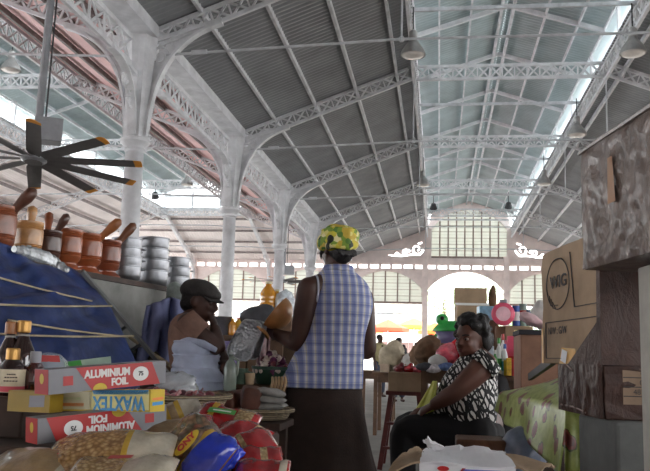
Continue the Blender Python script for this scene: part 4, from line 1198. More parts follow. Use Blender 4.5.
for sy in (-1, 1):
    hp = w(199, 391, .09 * sy); kn = w(208, 396, .22 * sy); ft = w(211, 398, -.10 * sy)
    limb(mb, [hp, kn, ft], [.085, .06, .038])
    mb.tube([ft, ft + V((-.02, -.10 * sy, -.005))], [.035, .022], 10)
mb.organic('body', skin, t, .0085, 5)
face_parts(t, L, HM)
MB().ell(L(0, -.03, .012), (.081, .082, .088), 18, 12, HM).ell(L(0, -.06, -.03), (.066, .05, .05), 14, 10, HM).organic('hair', hairm, t, .008, 2)
capm = mat('cap_dark', (52, 48, 46), .7, var=.25, sc_=20, bump=.3, bsc=90)
cb = MB().ell(L(0, -.015, .062), (.091, .112, .060), 22, 12, HM).ell(L(0, -.035, .045), (.092, .098, .06), 20, 12, HM).ell(L(0, .035, .050), (.08, .08, .045), 18, 10, HM)
cb.organic('cap', capm, t, .007, 3)
def brim(a, b):
    x = (a - .5) * 2; ext = .095 + .065 * b * (1 - x * x * .55)
    return L(x * .075 * (1 - .15 * b), ext - .02 - .03 * x * x, .040 - .018 * b - .012 * x * x)
MB().grid(brim, 14, 6).build('cap_brim', capm, t, smooth=True, thick=.006)
tee = mat('tshirt_brown', (138, 106, 92), .85, var=.14, sc_=12, bump=.25, bsc=30)
sY = V((0, 1, 0))
def ring2(px, py, a, b, dy=0, fold=.0, ph=0, k=6): return ering(w(px, py, dy), sY, a, b, 36, fold, k, ph)
MB().loft([ring2(196, 372, .15, .135, 0, .02), ring2(193, 355, .16, .13, 0, .03, .5), ring2(191, 340, .175, .12, .0, .02, 1), ring2(189.5, 327, .185, .105, .01, .01), ring2(190, 319, .15, .085, .015), ring2(192, 314, .075, .066, .01)], cap=False).build('tshirt', tee, t, smooth=True, thick=.006, sub=1)
for S, E in ((SN, EN), (SF, EF)):
    d = (E - S)
    MB().tube([S - d * .10 + V((0, 0, .012)), S + d * .12, S + d * .36, S + d * .44], [.066, .071, .068, .067], 16, cap=False).build('sleeve', tee, t, smooth=True, thick=.004)
wrapm = mat('pale_wrap_cloth', (176, 184, 206), .85, var=.08, sc_=9, bump=.3, bsc=20)
rings = []
for i in range(26):
    f_ = i / 25; py = 406 - 66 * f_
    hw = (.160 + .012 * math.sin(7 * f_)) * (1 - .20 * f_ ** 4); hy = .38 - .18 * f_ ** .7
    px = 199 + 1.5 * math.sin(5 * f_) - 1.5 * f_
    q = (.010 * math.sin(i * 2.1) + .006 * math.sin(i * 3.7)) * (1 if i < 24 else .2)
    rings.append(ering(w(px, py + (2.5 * math.sin(i * 1.3) if 0 < i < 24 else 0), -.02 - .05 * (1 - f_)), sY, hy + q, hw * .85 + q, 44, .02 + .012 * math.sin(i), 5, i * .35))
MB().loft(rings, cap=True).build('wrap_cloth', wrapm, t, smooth=True, sub=1)
MB().tube([w(176, 343, -.14), w(188, 341, -.2), w(203, 344, -.19), w(216, 350, -.14)], [.012, .022, .022, .014], 10).build('wrap_roll', wrapm, t, smooth=True)
# raised seat
sz = proj(b0)[1]
zb = w(199, 405, 0).z
table('low_platform', (b0.x - .04, YM), .44, .84, zb - .005, 'low wooden platform on which the person in a cap sits', woodd, 'platform')

# ---- seated woman in patterned top
YS = 5.0
w = lambda px, py, dy=0.0: at(px, py, YS + dy)
b0 = w(470, 440); b0.z = 0
t = thing('person', b0, 'seated person with short black hair in black and white patterned top and black trousers', 'person')
mb = MB()
hc = w(470.5, 339, 0)
L, HM = head(mb, hc, (-.62, -.78, -.10), (.02, -.02, 1), 1.06, 1.08)
limb(mb, [w(474, 344, .02), w(478, 362, .03)], [.062, .07])
SN = w(485, 365, -.13); SF = w(474, 366, .21)
limb(mb, [w(478, 368, .03), w(473, 390, .02), w(471, 412, .02), w(477, 433, .02)], [.12, .15, .17, .17])
limb(mb, [w(478, 364, .03), SN], [.075, .076]); limb(mb, [w(478, 364, .03), SF], [.075, .07])
EN = w(456, 392, -.19); WN = w(432, 406, -.16)
limb(mb, [SN, SN.lerp(EN, .45), EN, EN.lerp(WN, .35), WN], [.076, .070, .054, .052, .034])
hand(mb, WN, w(420, 412, -.12) - WN, V((-.25, -.55, .8)), 1, .45, 1.0)
EF = w(447, 394, .22); WF = w(428, 408, .06)
limb(mb, [SF, SF.lerp(EF, .45), EF, EF.lerp(WF, .35), WF], [.07, .064, .052, .050, .034])
hand(mb, WF, V((-.8, -.5, -.2)), V((-.1, 0, 1)), 1, .45, 1.0)
KN = w(403, 429, -.12); KF = w(404, 424, .16)
for hp, kn, dy in ((w(475, 437, -.10), KN, -.10), (w(475, 437, .12), KF, .18)):
    an = V((kn.x + .0, kn.y, .09))
    limb(mb, [hp, kn, an], [.10, .07, .045])
    mb.tube([an + V((.06, 0, -.04)), an + V((-.06, -.01, -.05)), an + V((-.16, -.02, -.06))], [.038, .04, .022], 10)
mb.organic('body', skin2, t, .009, 5)
face_parts(t, L, HM, 1.06)
hb = MB().ell(L(0, -.035, .055), (.100, .102, .088), 20, 14, HM).ell(L(0, -.075, -.01), (.106, .07, .09), 18, 12, HM)
hb.ell(L(-.088, -.035, -.005), (.026, .045, .06), 12, 9, HM).ell(L(-.07, .03, .08), (.03, .045, .03), 10, 7, HM)
RH = random.Random(5)
for k in range(70):
    a = RH.uniform(0, 2 * pi); e = RH.uniform(-.4, 1.3)
    x = .102 * math.cos(a) * math.cos(e); y = -.035 + .106 * math.sin(a) * math.cos(e); z = .035 + .108 * math.sin(e)
    if y > .03 and z < .075: continue
    hb.ell(L(x, y, z), RH.uniform(.016, .028), 8, 6)
hb.organic('hair', hairm, t, .007, 1)
# black leaf pattern on white
N = NT('black_white_leaves'); c = N.co()
mp = N.n('ShaderNodeMapping'); mp.inputs['Rotation'].default_value = (.4, .7, .3); mp.inputs['Scale'].default_value = (26, 26, 15); N.l(c, mp.inputs['Vector'])
no = N.n('ShaderNodeTexNoise', Scale=.5, Detail=1.0); N.l(mp.outputs[0], no.inputs['Vector'])
vo = N.n('ShaderNodeTexVoronoi', Scale=1.0, feature='DISTANCE_TO_EDGE'); 
ad = N.n('ShaderNodeMix', data_type='VECTOR'); ad.inputs[0].default_value = .35; N.l(mp.outputs[0], ad.inputs[4]); N.l(no.outputs['Color'], ad.inputs[5])
N.l(mp.outputs[0], vo.inputs['Vector'])
wv = N.n('ShaderNodeTexWave', Scale=.55, Distortion=5.0, Detail=2.0); N.l(mp.outputs[0], wv.inputs['Vector'])
e1 = N.ramp(vo.outputs['Distance'], [(0, (20, 20, 22)), (.10, (226, 224, 220))], 'CONSTANT')
e2 = N.ramp(wv.outputs['Fac'], [(0, (24, 24, 26)), (.36, (255, 255, 255))], 'CONSTANT')
N.l(N.mix(1.0, e1, e2, 'MULTIPLY'), N.b.inputs['Base Color']); N.b.inputs['Roughness'].default_value = .75
sS = V((.30, .95, 0))
def ring3(px, py, a, b, dy=0, fold=.0, ph=0, k=6): return ering(w(px, py, dy), sS, a, b, 40, fold, k, ph)
MB().loft([ring3(469, 437, .215, .20, .02, .02), ring3(466, 418, .215, .195, .02, .02, .4), ring3(466, 402, .215, .190, .02, .015, .8), ring3(468, 388, .205, .175, .02, .01), ring3(471, 375, .205, .155, .03), ring3(475, 366, .20, .13, .03), ring3(477, 359, .15, .105, .03), ring3(476.5, 354, .095, .085, .025)], cap=False).build('patterned_top', N.m, t, smooth=True, thick=.006, sub=1)
for S, E in ((SN, EN), (SF, EF)):
    d = E - S
    MB().tube([S - d * .12 + V((.01, 0, .015)), S + V((0, 0, .004)), S + d * .14], [.082, .088, .087], 18, cap=False).build('cap_sleeve', N.m, t, smooth=True, thick=.004)
trm = mat('black_trousers', (20, 19, 22), .8, var=.2, sc_=10, bump=.3, bsc=20)
tb = MB()
for hp, kn in ((w(476, 436, -.10), KN), (w(476, 436, .12), KF)):
    an = V((kn.x + .01, kn.y, .13))
    limb(tb, [hp, hp.lerp(kn, .5), kn, kn.lerp(an, .5), an], [.135, .115, .086, .075, .062])
tb.ell(w(472, 434, .02), (.20, .24, .15), 18, 12)
tb.organic('trousers', trm, t, .010, 4)
N = NT('yellow_green_cloth'); 
ygm = mat('lime_cloth', (190, 192, 84), .8, var=.12, sc_=12, bump=.3)
def drape(a, b):
    p = w(436 - 8 * a - 16 * b * (.4 + .6 * a), 382 + 36 * b + 4 * a, -.30 + .18 * a + .05 * math.sin(9 * a + 3 * b))
    return p
o = MB().grid(lambda a, b: w(437 - 3 * b - (4 + 20 * b) * a, 381 + 30 * b + 8 * a * b, -.10 + .22 * a + .02 * math.sin(11 * a + 2 * b)), 20, 14).build('lime_cloth', ygm, smooth=True, thick=.004)
tag(o, 'crumpled lime green cloth over the knees of the seated person in patterned top', 'cloth')
# seat
MB().rbox((b0.x + .06, YS + .02, .21), (.42, .44, .42), 0, .01).build('wooden_stool_x', woodd)
o = [q for q in COL.objects if q.name == 'wooden_stool_x'][0]; o.name = 'seat_box'; tag(o, 'low dark box used as a seat under the person in patterned top', 'seat')
# ------------------------------------------------------------------ right hand stack of cartons
def wrinkle_wrap(name, c, st=.5, ct=.25):
    N = NT(name); co_ = N.co()
    mp = N.n('ShaderNodeMapping'); mp.inputs['Scale'].default_value = (9, 9, 5); mp.inputs['Rotation'].default_value = (.5, .2, .9); N.l(co_, mp.inputs['Vector'])
    no = N.n('ShaderNodeTexNoise', Scale=1.6, Detail=8.0, Roughness=.7, Distortion=.5); N.l(mp.outputs[0], no.inputs['Vector'])
    N.l(N.ramp(no.outputs['Fac'], [(.3, tuple(x * .8 for x in c)), (.7, tuple(min(255, x * 1.12) for x in c))]), N.b.inputs['Base Color'])
    N.b.inputs['Roughness'].default_value = .5; N.b.inputs['Specular IOR Level'].default_value = .3; N.b.inputs['Coat Weight'].default_value = ct; N.b.inputs['Coat Roughness'].default_value = .22
    N.bump(no.outputs['Fac'], st, .03); return N.m
kraft = mat('kraft_carton', (160, 136, 110), .75, var=.10, sc_=7, bump=.08)
kraftd = mat('dark_kraft_carton', (118, 92, 72), .75, var=.15, sc_=7, bump=.08)
brownwrap = wrinkle_wrap('brown_wrapped', (70, 46, 38), .5, .10)
topwrap = wrinkle_wrap('clear_wrapped', (118, 102, 93), 1.0, .7)
tapey = mat('yellow_tape', (214, 160, 60), .4, var=.1)
ink = mat('carton_ink', (66, 62, 62), .7, var=.1)
def carton(name, far, near, z0, h, wid, m, label, cat='box', jit=.0):
    """far/near: xy of the left face's ends; grows to the right by wid. Returns thing and the frame of its left face"""
    far = V((far[0], far[1], z0)); near = V((near[0], near[1], z0))
    u = (near - far); Ln = u.length; u.normalize(); r = V((-u.y, u.x, 0))
    if r.x < 0: r = -r
    t = thing(name, (far + near) / 2 + r * wid / 2, label, cat)
    mid = (far + near) / 2 + r * wid / 2 + V((0, 0, h / 2))
    bm = bmesh.new(); bmesh.ops.create_cube(bm, size=1); bmesh.ops.subdivide_edges(bm, edges=bm.edges[:], cuts=5, use_grid_fill=True)
    rr = random.Random(int(far.y * 100))
    bm.verts.index_update()
    vs = []
    for v in bm.verts:
        c = v.co; k = 1 + .0
        n = V((rr.uniform(-1, 1), rr.uniform(-1, 1), rr.uniform(-1, 1))) * jit
        onb = abs(c.z + .5) < 1e-4
        vs.append(mid + u * (c.x * Ln) + r * (c.y * wid) + V((0, 0, c.z * h)) + (n if not onb else V((n.x, n.y, 0))))
    mb = MB().add(vs, [[v.index for v in f.verts] for f in bm.faces]); bm.free()
    mb.build('carton', m, t, bevel=.004)
    return t, (far + V((0, 0, 0)), u, V((0, 0, 1)), -r, Ln), (near, r, V((0, 0, 1)), u, wid)
zb = .825
blk = mat('concrete_block', (104, 106, 104), .85, var=.12, sc_=6, bump=.25, bsc=30)
C0 = at(605, 420, 2.75); C1 = at(560, 405, 3.27); zb = C0.z
MB().rbox((C0.x + .27, 2.91, zb / 2), (.56, .38, zb), (0, 0, .14), .012).build('xblock', blk)
o = [q for q in COL.objects if q.name == 'xblock'][0]; o.name = 'concrete_plinth'; tag(o, 'grey concrete plinth under the lower brown carton', 'plinth')
zl_top = 1.018
t, fl, fn = carton('brown_carton', (C1.x, C1.y), (C0.x, C0.y), zb + .001, zl_top - zb, .46, brownwrap, 'dark brown plastic-wrapped carton standing on the concrete plinth', jit=.003)
print_panel(fn, [((.06, .05), (.22, .05), (.22, .165), (.06, .165))], mat('carton_label', (150, 126, 104), .7), t, 'paper_label')
mb = MB()
for q in (.075, .105, .135): face_quad(mb, fn, (.06, q), (.22, q), (.22, q + .003), (.06, q + .003), .004)
mb.build('label_rules', ink, t)
letters('02', .024, mkM(fn, .125, .120, False, .005), ink, t); letters('487', .024, mkM(fn, .110, .090, False, .005), ink, t); letters('GZ  IN', .016, mkM(fn, .14, .15, False, .005), ink, t)
mb = MB()
for a, b in (((.02, .185), (.2, .150)), ((.10, .18), (.3, .188)), ((.04, .02), (.35, .01))): 
    p = [fl[0] + fl[1] * a[0] + V((0, 0, a[1])) + fl[3] * .006, fl[0] + fl[1] * b[0] + V((0, 0, b[1])) + fl[3] * .006]
    mb.tube([p[0], (p[0] + p[1]) / 2 + V((0, 0, .006)), p[1]], .004, 6)
mb.build('tape_creases', mat('clear_tape', (150, 134, 128), .2, var=.2), t)
LOWF = (fl, t)
# WIG carton
Fp = at(543, 362, 3.40); Np = at(603, 363, 2.76)
hW = .445
t, fl, fn = carton('kraft_carton', (Fp.x, 3.40), (Np.x, 2.76), zl_top + .003, hW, .50, kraft, 'tan cardboard carton printed WIG in a circle, standing on the dark brown carton', jit=.003)
Lw = fl[4]
def ringpts(fr, cx, cy, rx, ry, n=40, off=.006): 
    return [fr[0] + fr[1] * (cx + rx * math.cos(2 * pi * i / n)) + fr[2] * (cy + ry * math.sin(2 * pi * i / n)) + fr[3] * off for i in range(n + 1)]
MB().tube(ringpts(fl, .215, .305, .135, .098), .0022, 6).build('logo_ring', ink, t)
letters('WIG', .066, mkM(fl, .222, .312, False, .0055), ink, t, 'lettering', sx=1.5, bold=.0012)
mb = MB()
for k in range(4):
    a = k / 3; mb.tube([fl[0] + fl[1] * (.125 + .09 * a) + fl[2] * (.225 - .015 * math.sin(a * 3)) + fl[3] * .005, fl[0] + fl[1] * (.110 + .06 * a) + fl[2] * (.265 - .04 * a) + fl[3] * .005], .0018, 5)
mb.build('logo_grass', ink, t)
mb = MB()
for (a, b) in (((.36, .41), (.40, .205)), ((.40, .205), (.64, .205)), ((.06, .16), (.64, .16)), ((.06, .16), (.06, .02)), ((.06, .02), (.25, .02))):
    mb.beam(fl[0] + fl[1] * a[0] + fl[2] * a[1] + fl[3] * .005, fl[0] + fl[1] * b[0] + fl[2] * b[1] + fl[3] * .005, .003, .004, fl[3])
mb.build('frame_lines', ink, t)
letters('N/W : G/W', .040, mkM(fl, .20, .125, False, .005), ink, t, 'lettering', sx=1.1)
mb = MB(); face_quad(mb, fl, (.22, .0), (.42, .0), (.40, .055), (.25, .06), .005); mb.build('torn_tape', tapey, t)
mb = MB(); face_quad(mb, fl, (.0, .0), (.028, .0), (.022, .14), (.0, .14), .005); mb.build('edge_tape', tapey, t)
mb = MB(); face_quad(mb, fl, (.24, .012), (.30, .0), (.32, .045), (.26, .055), .007); mb.build('white_sticker', white, t)
# brown wrap over the near end
mb = MB()
off = .008
P = lambda a, b: fl[0] + fl[1] * a + fl[2] * b + fl[3] * off
Q = lambda a, b: fn[0] + fn[1] * a + fn[2] * b + fn[3] * off
mb.add([P(.33, 0), P(Lw + off, 0), P(Lw + off, .16), P(Lw - .05, .13)], [(0, 1, 2, 3)])
mb.add([P(Lw - .03, .1), P(Lw + off, .1), P(Lw + off, hW + .004), P(Lw - .02, hW + .004)], [(0, 1, 2, 3)])
mb.add([Q(-off, 0), Q(.505, 0), Q(.505, hW + .004), Q(-off, hW + .004)], [(0, 1, 2, 3)])
mb.build('brown_wrap', brownwrap, t)
# post and top carton
T0 = at(585, 270, 2.5); T1x = at(664, 256, 2.03)
zt = T0.z
post = mat('pale_post', (168, 164, 156), .7, var=.1, bump=.1)
pp = at(646, 380, 2.33)
MB().rbox((pp.x + .045, 2.30, (zt - .01) / 2), (.10, .10, zt - .01), .1, .004).build('xpost', post)
o = [q for q in COL.objects if q.name == 'xpost'][0]; o.name = 'stall_post'; tag(o, 'pale square stall post carrying the plastic-wrapped carton, cut by the picture edge', 'post')
t, fl, fn = carton('wrapped_carton', (T0.x, 2.5), (T0.x + .125, 1.93), zt, .362, .6, topwrap, 'big carton wrapped in crinkled clear plastic at the top of the carton stack', jit=.006)
P = lambda a, b, o_=.010: fl[0] + fl[1] * a + fl[2] * b + fl[3] * o_
from mathutils import noise as NZ
def crinkle(fr, L_, h_, amp, seed, nu=70, nv=50):
    def fn(a, b):
        q = V((a * L_ * 9 + seed, b * h_ * 7 + a * 1.5, seed))
        r1 = 1 - abs(NZ.noise(q)) * 2.2; r2 = 1 - abs(NZ.noise(q * 2.7 + V((3, 1, 0)))) * 2; r3 = NZ.noise(q * 6)
        e = min(1, 12 * min(a, 1 - a, b, 1 - b) + .25)
        return fr[0] + fr[1] * (a * L_) + fr[2] * (b * h_) + fr[3] * (.004 + amp * e * (.55 * r1 + .35 * r2 + .15 * r3))
    return MB().grid(fn, nu, nv)
crinkle(fl, fl[4], .362, .016, 2.0).build('plastic_wrap', topwrap, t, smooth=True)
mb = MB(); face_quad(mb, fl, (.22, .16), (.27, .16), (.255, .29), (.225, .29), .022); mb.build('brown_tape', mat('tan_tape', (150, 108, 72), .4, var=.15), t)
MB().tube([P(-.005, .362), P(.15, .372, .0), P(.3, .366), P(.57, .370)], [.006, .009, .007, .008], 6).build('loose_film', topwrap, t)
# small crumpled film hanging at the WIG carton's far top corner
crinkle(LOWF[0], LOWF[0][4], .19, .010, 7.0, 50, 24).build('plastic_wrap', brownwrap, LOWF[1], smooth=True)
# table with flowered cloth
cl = table('counter', (.83, 4.02), .70, 1.28, .845, 'long counter hidden by the lime flowered cloth', woodd, rz=.126)
N = NT('flowered_cloth'); c = N.co()
vo = N.n('ShaderNodeTexVoronoi', Scale=10.0); N.l(c, vo.inputs['Vector'])
no = N.n('ShaderNodeTexNoise', Scale=26.0, Detail=3.0); N.l(c, no.inputs['Vector'])
d1 = N.math('ADD', vo.outputs['Distance'], N.math('MULTIPLY', no.outputs['Fac'], .35))
base = N.ramp(no.outputs['Fac'], [(.35, (156, 172, 84)), (.6, (184, 196, 112))])
fl1 = N.ramp(d1, [(.0, (120, 56, 52)), (.42, (156, 84, 70)), (.50, (96, 104, 56)), (.56, (170, 184, 98))], 'CONSTANT')
msk = N.ramp(d1, [(0, (255, 255, 255)), (.55, (0, 0, 0))], 'CONSTANT')
N.l(N.mix(msk, base, fl1), N.b.inputs['Base Color']); N.b.inputs['Roughness'].default_value = .3
E0 = at(498, 391, 4.62); E1 = at(572, 408, 3.30)
def tcl(a, b):
    """a along the counter edge far->near, b: 0 hem .. 1 over the counter"""
    e = V((.355, 4.66, 0)).lerp(V((.52, 3.30, 0)), a)
    drop = .10 + .16 * a + .015 * math.sin(9 * a)
    mound = .115 * math.sin(pi * min(1, a * .95 + .03)) ** .7
    f_ = b * 2.6
    if f_ < 1:
        s = 1 - f_
        return e + V((-.012 - .03 * s + .012 * math.sin(17 * a) * s, 0, .855 - drop * s))
    q = (f_ - 1) / 1.6
    return e + V((q * .74, .0, .858 + mound * math.sin(pi * min(1, q * 1.15 + .0)) ** .8 + .006 * math.sin(13 * a + 11 * q) * math.sin(pi * q)))
o = MB().grid(tcl, 44, 44).build('tablecloth', N.m, smooth=True, thick=.003)
tag(o, 'lime green plastic tablecloth printed with reddish flowers over the counter', 'tablecloth'); tco = o
MB().grid(lambda a, b: V((.492 + .155 * a - .01 * b, 3.295 - .03 * b + .02 * math.sin(14 * a) * b, .860 - (.27 - .09 * a) * b)), 16, 12).build('corner_drape', N.m, tco, smooth=True, thick=.003)
# grey blue bag and crate in front
p = at(523, 450, 4.05)
mb = MB()
for k in range(4): mb.ell((p.x + .06 * math.sin(k * 2.1), 4.05 + .05 * math.cos(k * 1.7), .14 + .15 * k), (.15 - .012 * k, .14, .13), 14, 9, None, .06, RN)
gb = mat('grey_blue_plastic', (112, 122, 142), .35, var=.2, sc_=9, bump=.5, bsc=16, coat=.4)
o = mb.organic('plastic_sack', gb, None, .014, 3, org=(p.x, 4.05, 0)); tag(o, 'grey-blue plastic sack on the floor beneath the flowered cloth', 'sack')
p = at(481, 440, 4.0)
MB().rbox((p.x, 4.12, .325), (.235, .26, .65), 0, .01).build('xcr', wrinkle_wrap('brown_leather_box', (112, 76, 56), .3))
o = [q for q in COL.objects if q.name == 'xcr'][0]; o.name = 'brown_case'; tag(o, 'upright brown case standing in front of the seated person in patterned top', 'case')
# dark backpack strap shape behind her
p = at(498, 395, 5.5)
o = MB().ell((p.x + .03, 5.45, .62), (.10, .12, .26), 14, 10).ell((p.x + .0, 5.42, .85), (.07, .07, .1), 12, 8).organic('black_bag', mat('black_fabric', (30, 29, 32), .7, var=.2, bump=.2), None, .014, 2, org=(p.x, 5.45, .36))
tag(o, 'black fabric bag right behind the seated person in patterned top', 'bag')
MB().rbox((p.x + .04, 5.47, .18), (.3, .36, .36), 0, .01).build('xbb', kraftd)
o = [q for q in COL.objects if q.name == 'xbb'][0]; o.name = 'low_carton'; tag(o, 'low brown carton under the black fabric bag', 'box')

# ---- open carton in front
cw = mat('carton_white', (222, 222, 226), .6, var=.05)
c0 = at(388 + 30, 462, 2.0); c1 = at(520, 462, 2.0)
t = thing('open_carton', ((c0.x + c1.x) / 2, 2.13, .5), 'open white printed carton with torn brown flaps at the bottom edge', 'box')
zt = c0.z - .004; x0, x1, y0, y1 = c0.x + .005, c1.x - .012, 2.0, 2.26
mb = MB()
for a, b in (((x0, y0), (x1, y0)), ((x1, y0), (x1, y1)), ((x1, y1), (x0, y1)), ((x0, y1), (x0, y0))):
    mb.beam((a[0], a[1], zt - .14), (b[0], b[1], zt - .14), .004, .28)
mb.box(((x0 + x1) / 2, (y0 + y1) / 2, zt - .278), (x1 - x0, y1 - y0, .004)).build('walls', cw, t)
rr = random.Random(4)
def flap(pts, m, nm, nn=10):
    a, b, c, d = map(V, pts)
    o = MB().grid(lambda u, v: a.lerp(b, u).lerp(d.lerp(c, u), v) + V((0, 0, .006 * math.sin(7 * u + 4 * v) + (rr.uniform(-.006, .006) if v > .95 else 0))), nn, 5).build(nm, m, t, thick=.004)
Z = lambda px, py, Y: at(px, py, Y)
flap([(x0, y1, zt), (x1, y1, zt), Z(506, 452, 2.30), Z(432, 449, 2.32)], cw, 'back_flap')
flap([(x0, y0, zt), (x1 + .002, y0, zt), Z(503, 450, 2.14), Z(427, 447, 2.16)], cw, 'front_flap', 16)
flap([Z(428, 449, 2.16), Z(446, 450, 2.15), Z(430, 441, 2.14), Z(423, 438, 2.15)], cw, 'torn_shred', 6)
flap([(x0, y1, zt), (x0, y0, zt), Z(384, 474, 1.98), Z(412, 446, 2.2)], kraft, 'side_flap')
flap([(x1, y0, zt), (x1, y1, zt), Z(556, 464, 2.3), Z(532, 476, 2.0)], kraft, 'side_flap')
fr = (V((x0, y0 - .003, zt - .28)), V((1, 0, 0)), V((0, 0, 1)), V((0, -1, 0)), x1 - x0)
disc(fr, .055, .272, .014, .006, red, t, 'red_oval')
print_panel(fr, [((.10, .268), (.19, .268), (.19, .273), (.10, .273))], mat('print_blue', (90, 100, 190), .5), t, 'print_line')
mb = MB(); face_quad(mb, fr, (.09, .262), (.098, .262), (.108, .275), (.10, .275)); mb.build('red_mark', red, t)
table('small_bench', ((x0 + x1) / 2, 2.13), .34, .34, zt - .284, 'small wooden bench holding up the open white carton', woodd, 'bench')

# ------------------------------------------------------------------ goods in front of the seated cap wearer
wick = NT('wicker'); c = wick.co()
wv = wick.n('ShaderNodeTexWave', Scale=34.0, Distortion=2.0, bands_direction='Z'); wick.l(c, wv.inputs['Vector'])
no = wick.n('ShaderNodeTexNoise', Scale=60.0); wick.l(c, no.inputs['Vector'])
wick.l(wick.ramp(wick.math('MULTIPLY', wv.outputs['Fac'], no.outputs['Fac']), [(.1, (112, 98, 78)), (.5, (176, 160, 132))]), wick.b.inputs['Base Color'])
wick.bump(wv.outputs['Fac'], .6, .01); wick.b.inputs['Roughness'].default_value = .8
def basket(c, r, h, lb, r0=None):
    t = thing('wicker_basket', c, lb, 'basket')
    MB().lathe([(.01, .004), (r * .86, .004), (r * .9, .012), (r * .98, h), (r * .94, h), (r * .86, .018), (.01, .012)], c, 44).build('bowl', wick.m, t, smooth=True)
    rings = []
    for k in range(90):
        a = 2 * pi * k / 90; cc = V(c) + V((r * math.cos(a), r * math.sin(a), h)); d = V((math.cos(a), math.sin(a), 0))
        rr_ = .011 * (1 + .18 * math.sin(k * 2.1))
        rings.append([cc + (d * math.cos(b) + V((0, 0, 1)) * math.sin(b)) * rr_ for b in [2 * pi * j / 8 for j in range(8)]])
    rings.append(rings[0]); MB().loft(rings, cap=False).build('rim', wick.m, t, smooth=True)
    return t
YB = 3.05
bc = at(166, 400, YB); bz = at(166, 398, YB - .2).z - .055
bc = V((bc.x, YB, bz))
basket(bc, .245, .055, 'shallow wicker basket filled with shallots, upper of the two')
basket(bc + V((.006, .0, -.052)), .238, .045, 'shallow wicker basket lower of the two, right under the shallots')
on = [mat('shallot_%d' % i, c_, .35, var=.25, sc_=60, coat=.3) for i, c_ in enumerate([(120, 52, 62), (168, 96, 104), (92, 40, 52), (190, 130, 130)])]
sh0 = []
for i in range(4):
    mb = MB().lathe([(.001, -.021), (.010, -.019), (.020, -.006), (.021, .004), (.014, .016), (.005, .024), (.003, .034), (.001, .036)], (0, 0, 0), 12)
    o = mb.build('shallot', on[i], smooth=True, org=(0, 0, 0)); sh0.append(o)
    tag(o, 'small reddish shallot lying in the upper wicker basket', 'shallot', 'shallots in the wicker basket')
k = 0
for i in range(64):
    a = RN.uniform(0, 2 * pi); q = .205 * math.sqrt(RN.random()); zz = .028 + .028 * (1 - (q / .21) ** 2) + RN.uniform(0, .012)
    if k < 4: o = sh0[k]
    else: o = sh0[k % 4].copy(); COL.objects.link(o)
    o.location = bc + V((q * math.cos(a), q * math.sin(a), zz)); o.rotation_euler = (RN.uniform(0, 3), RN.uniform(0, 3), RN.uniform(0, 3)); k += 1
    s = RN.uniform(.8, 1.25); o.scale = (s, s, s)
table('basket_stand', (bc.x, YB), .40, .40, bz - .055, 'low wooden stand under the two wicker baskets', woodd, 'stand')
filmm = mat('thin_clear_film', (205, 210, 214), .12, var=.1, sc_=12, bump=.8, bsc=14, alpha=.55, coat=.8)
c = at(176, 384, YB + .02)
o = MB().ell(c, (.085, .07, .045), 18, 12, None, .16, RN).ell(c + V((.03, 0, -.02)), (.06, .07, .03), 14, 8, None, .16, RN).build('clear_bag', filmm, smooth=True); tag(o, 'crumpled clear plastic bag resting on the shallots', 'bag')
# second level: low stand with folded sacks and brown bundles
YL = 3.75
s0_ = at(258, 414, YL); zl2 = s0_.z
sackm = mat('grey_sackcloth', (140, 138, 134), .9, var=.18, sc_=10, bump=.4, bsc=50)
lth = mat('brown_leather', (92, 52, 38), .55, var=.25, sc_=9, bump=.35)
bsk = V((at(246, 414, YL).x, YL + .1, zl2 - .03))
basket(bsk, .20, .045, 'flat wicker tray carrying the folded grey sacks and brown bundles')
table('tray_stand', (bsk.x, bsk.y), .36, .36, bsk.z - .004, 'low wooden stand under the flat wicker tray', woodd, 'stand')
def folded(px, py, Y, L, W, h, rz, m, lb, name='folded_sack', cat='sack', seed=0, g='folded grey sacks'):
    c = at(px, py, Y); rings = []
    mb = MB(); pillow(mb, c, L, W, h, (0, .03, rz), seed, None, 16, 18, .05)
    return tag(mb.build(name, m, smooth=True), lb, cat, g)
for k, (py, nm) in enumerate(((406, 'lowest grey sack of the folded pile on the wicker tray'), (399, 'middle grey sack of the folded pile on the wicker tray'), (392.5, 'topmost grey sack of the folded pile on the wicker tray'))):
    folded(269, py, YL, .16, .15, .04, .1 * k, sackm, nm, seed=50 + k)
tag(MB().rbox(at(251, 398, YL - .02), (.09, .15, .105), (.1, .12, .3), .018).rbox(at(253, 390, YL - .03), (.07, .13, .03), (.1, .2, .3), .012).organic('brown_bundle', lth, None, .006, 2), 'brown leathery bundle next to the folded grey sacks', 'bundle', 'brown bundles')
tag(MB().rbox(at(233, 400, YL + .05), (.085, .15, .09), (.05, -.15, -.2), .018).organic('brown_bundle', lth, None, .006, 2), 'brown leathery bundle farther from the folded grey sacks', 'bundle', 'brown bundles')
# stall behind with basin, trays
YG = 4.35
zg = at(270, 384, YG).z
table('produce_table', (at(264, 384, YG + .2).x + .03, YG + .28), .36, .62, zg, 'wooden produce table bearing the green basin and foil trays', wood)
p = at(273, 376, YG); p.z = zg
t = thing('green_basin', (p.x, YG, zg), 'dark green plastic basin full of garlic and onions', 'basin')
h_ = .095; r_ = .112
MB().lathe([(.005, 0), (r_ * .78, 0), (r_ * .82, .01), (r_ * .98, h_ * .82), (r_ * 1.05, h_ * .84), (r_ * 1.06, h_), (r_ * 1.0, h_), (r_ * .94, h_ * .8), (r_ * .78, .012), (.005, .01)], (p.x, YG, zg), 40).build('shell', mat('green_plastic', (44, 74, 58), .35, var=.12, sc_=8), t, smooth=True).data.set_sharp_from_angle(angle=.6)
gar = mat('garlic_white', (214, 200, 190), .5, var=.15, sc_=40); onr = on[0]; onp = mat('onion_purple', (104, 44, 84), .4, var=.25, sc_=50)
g0 = []
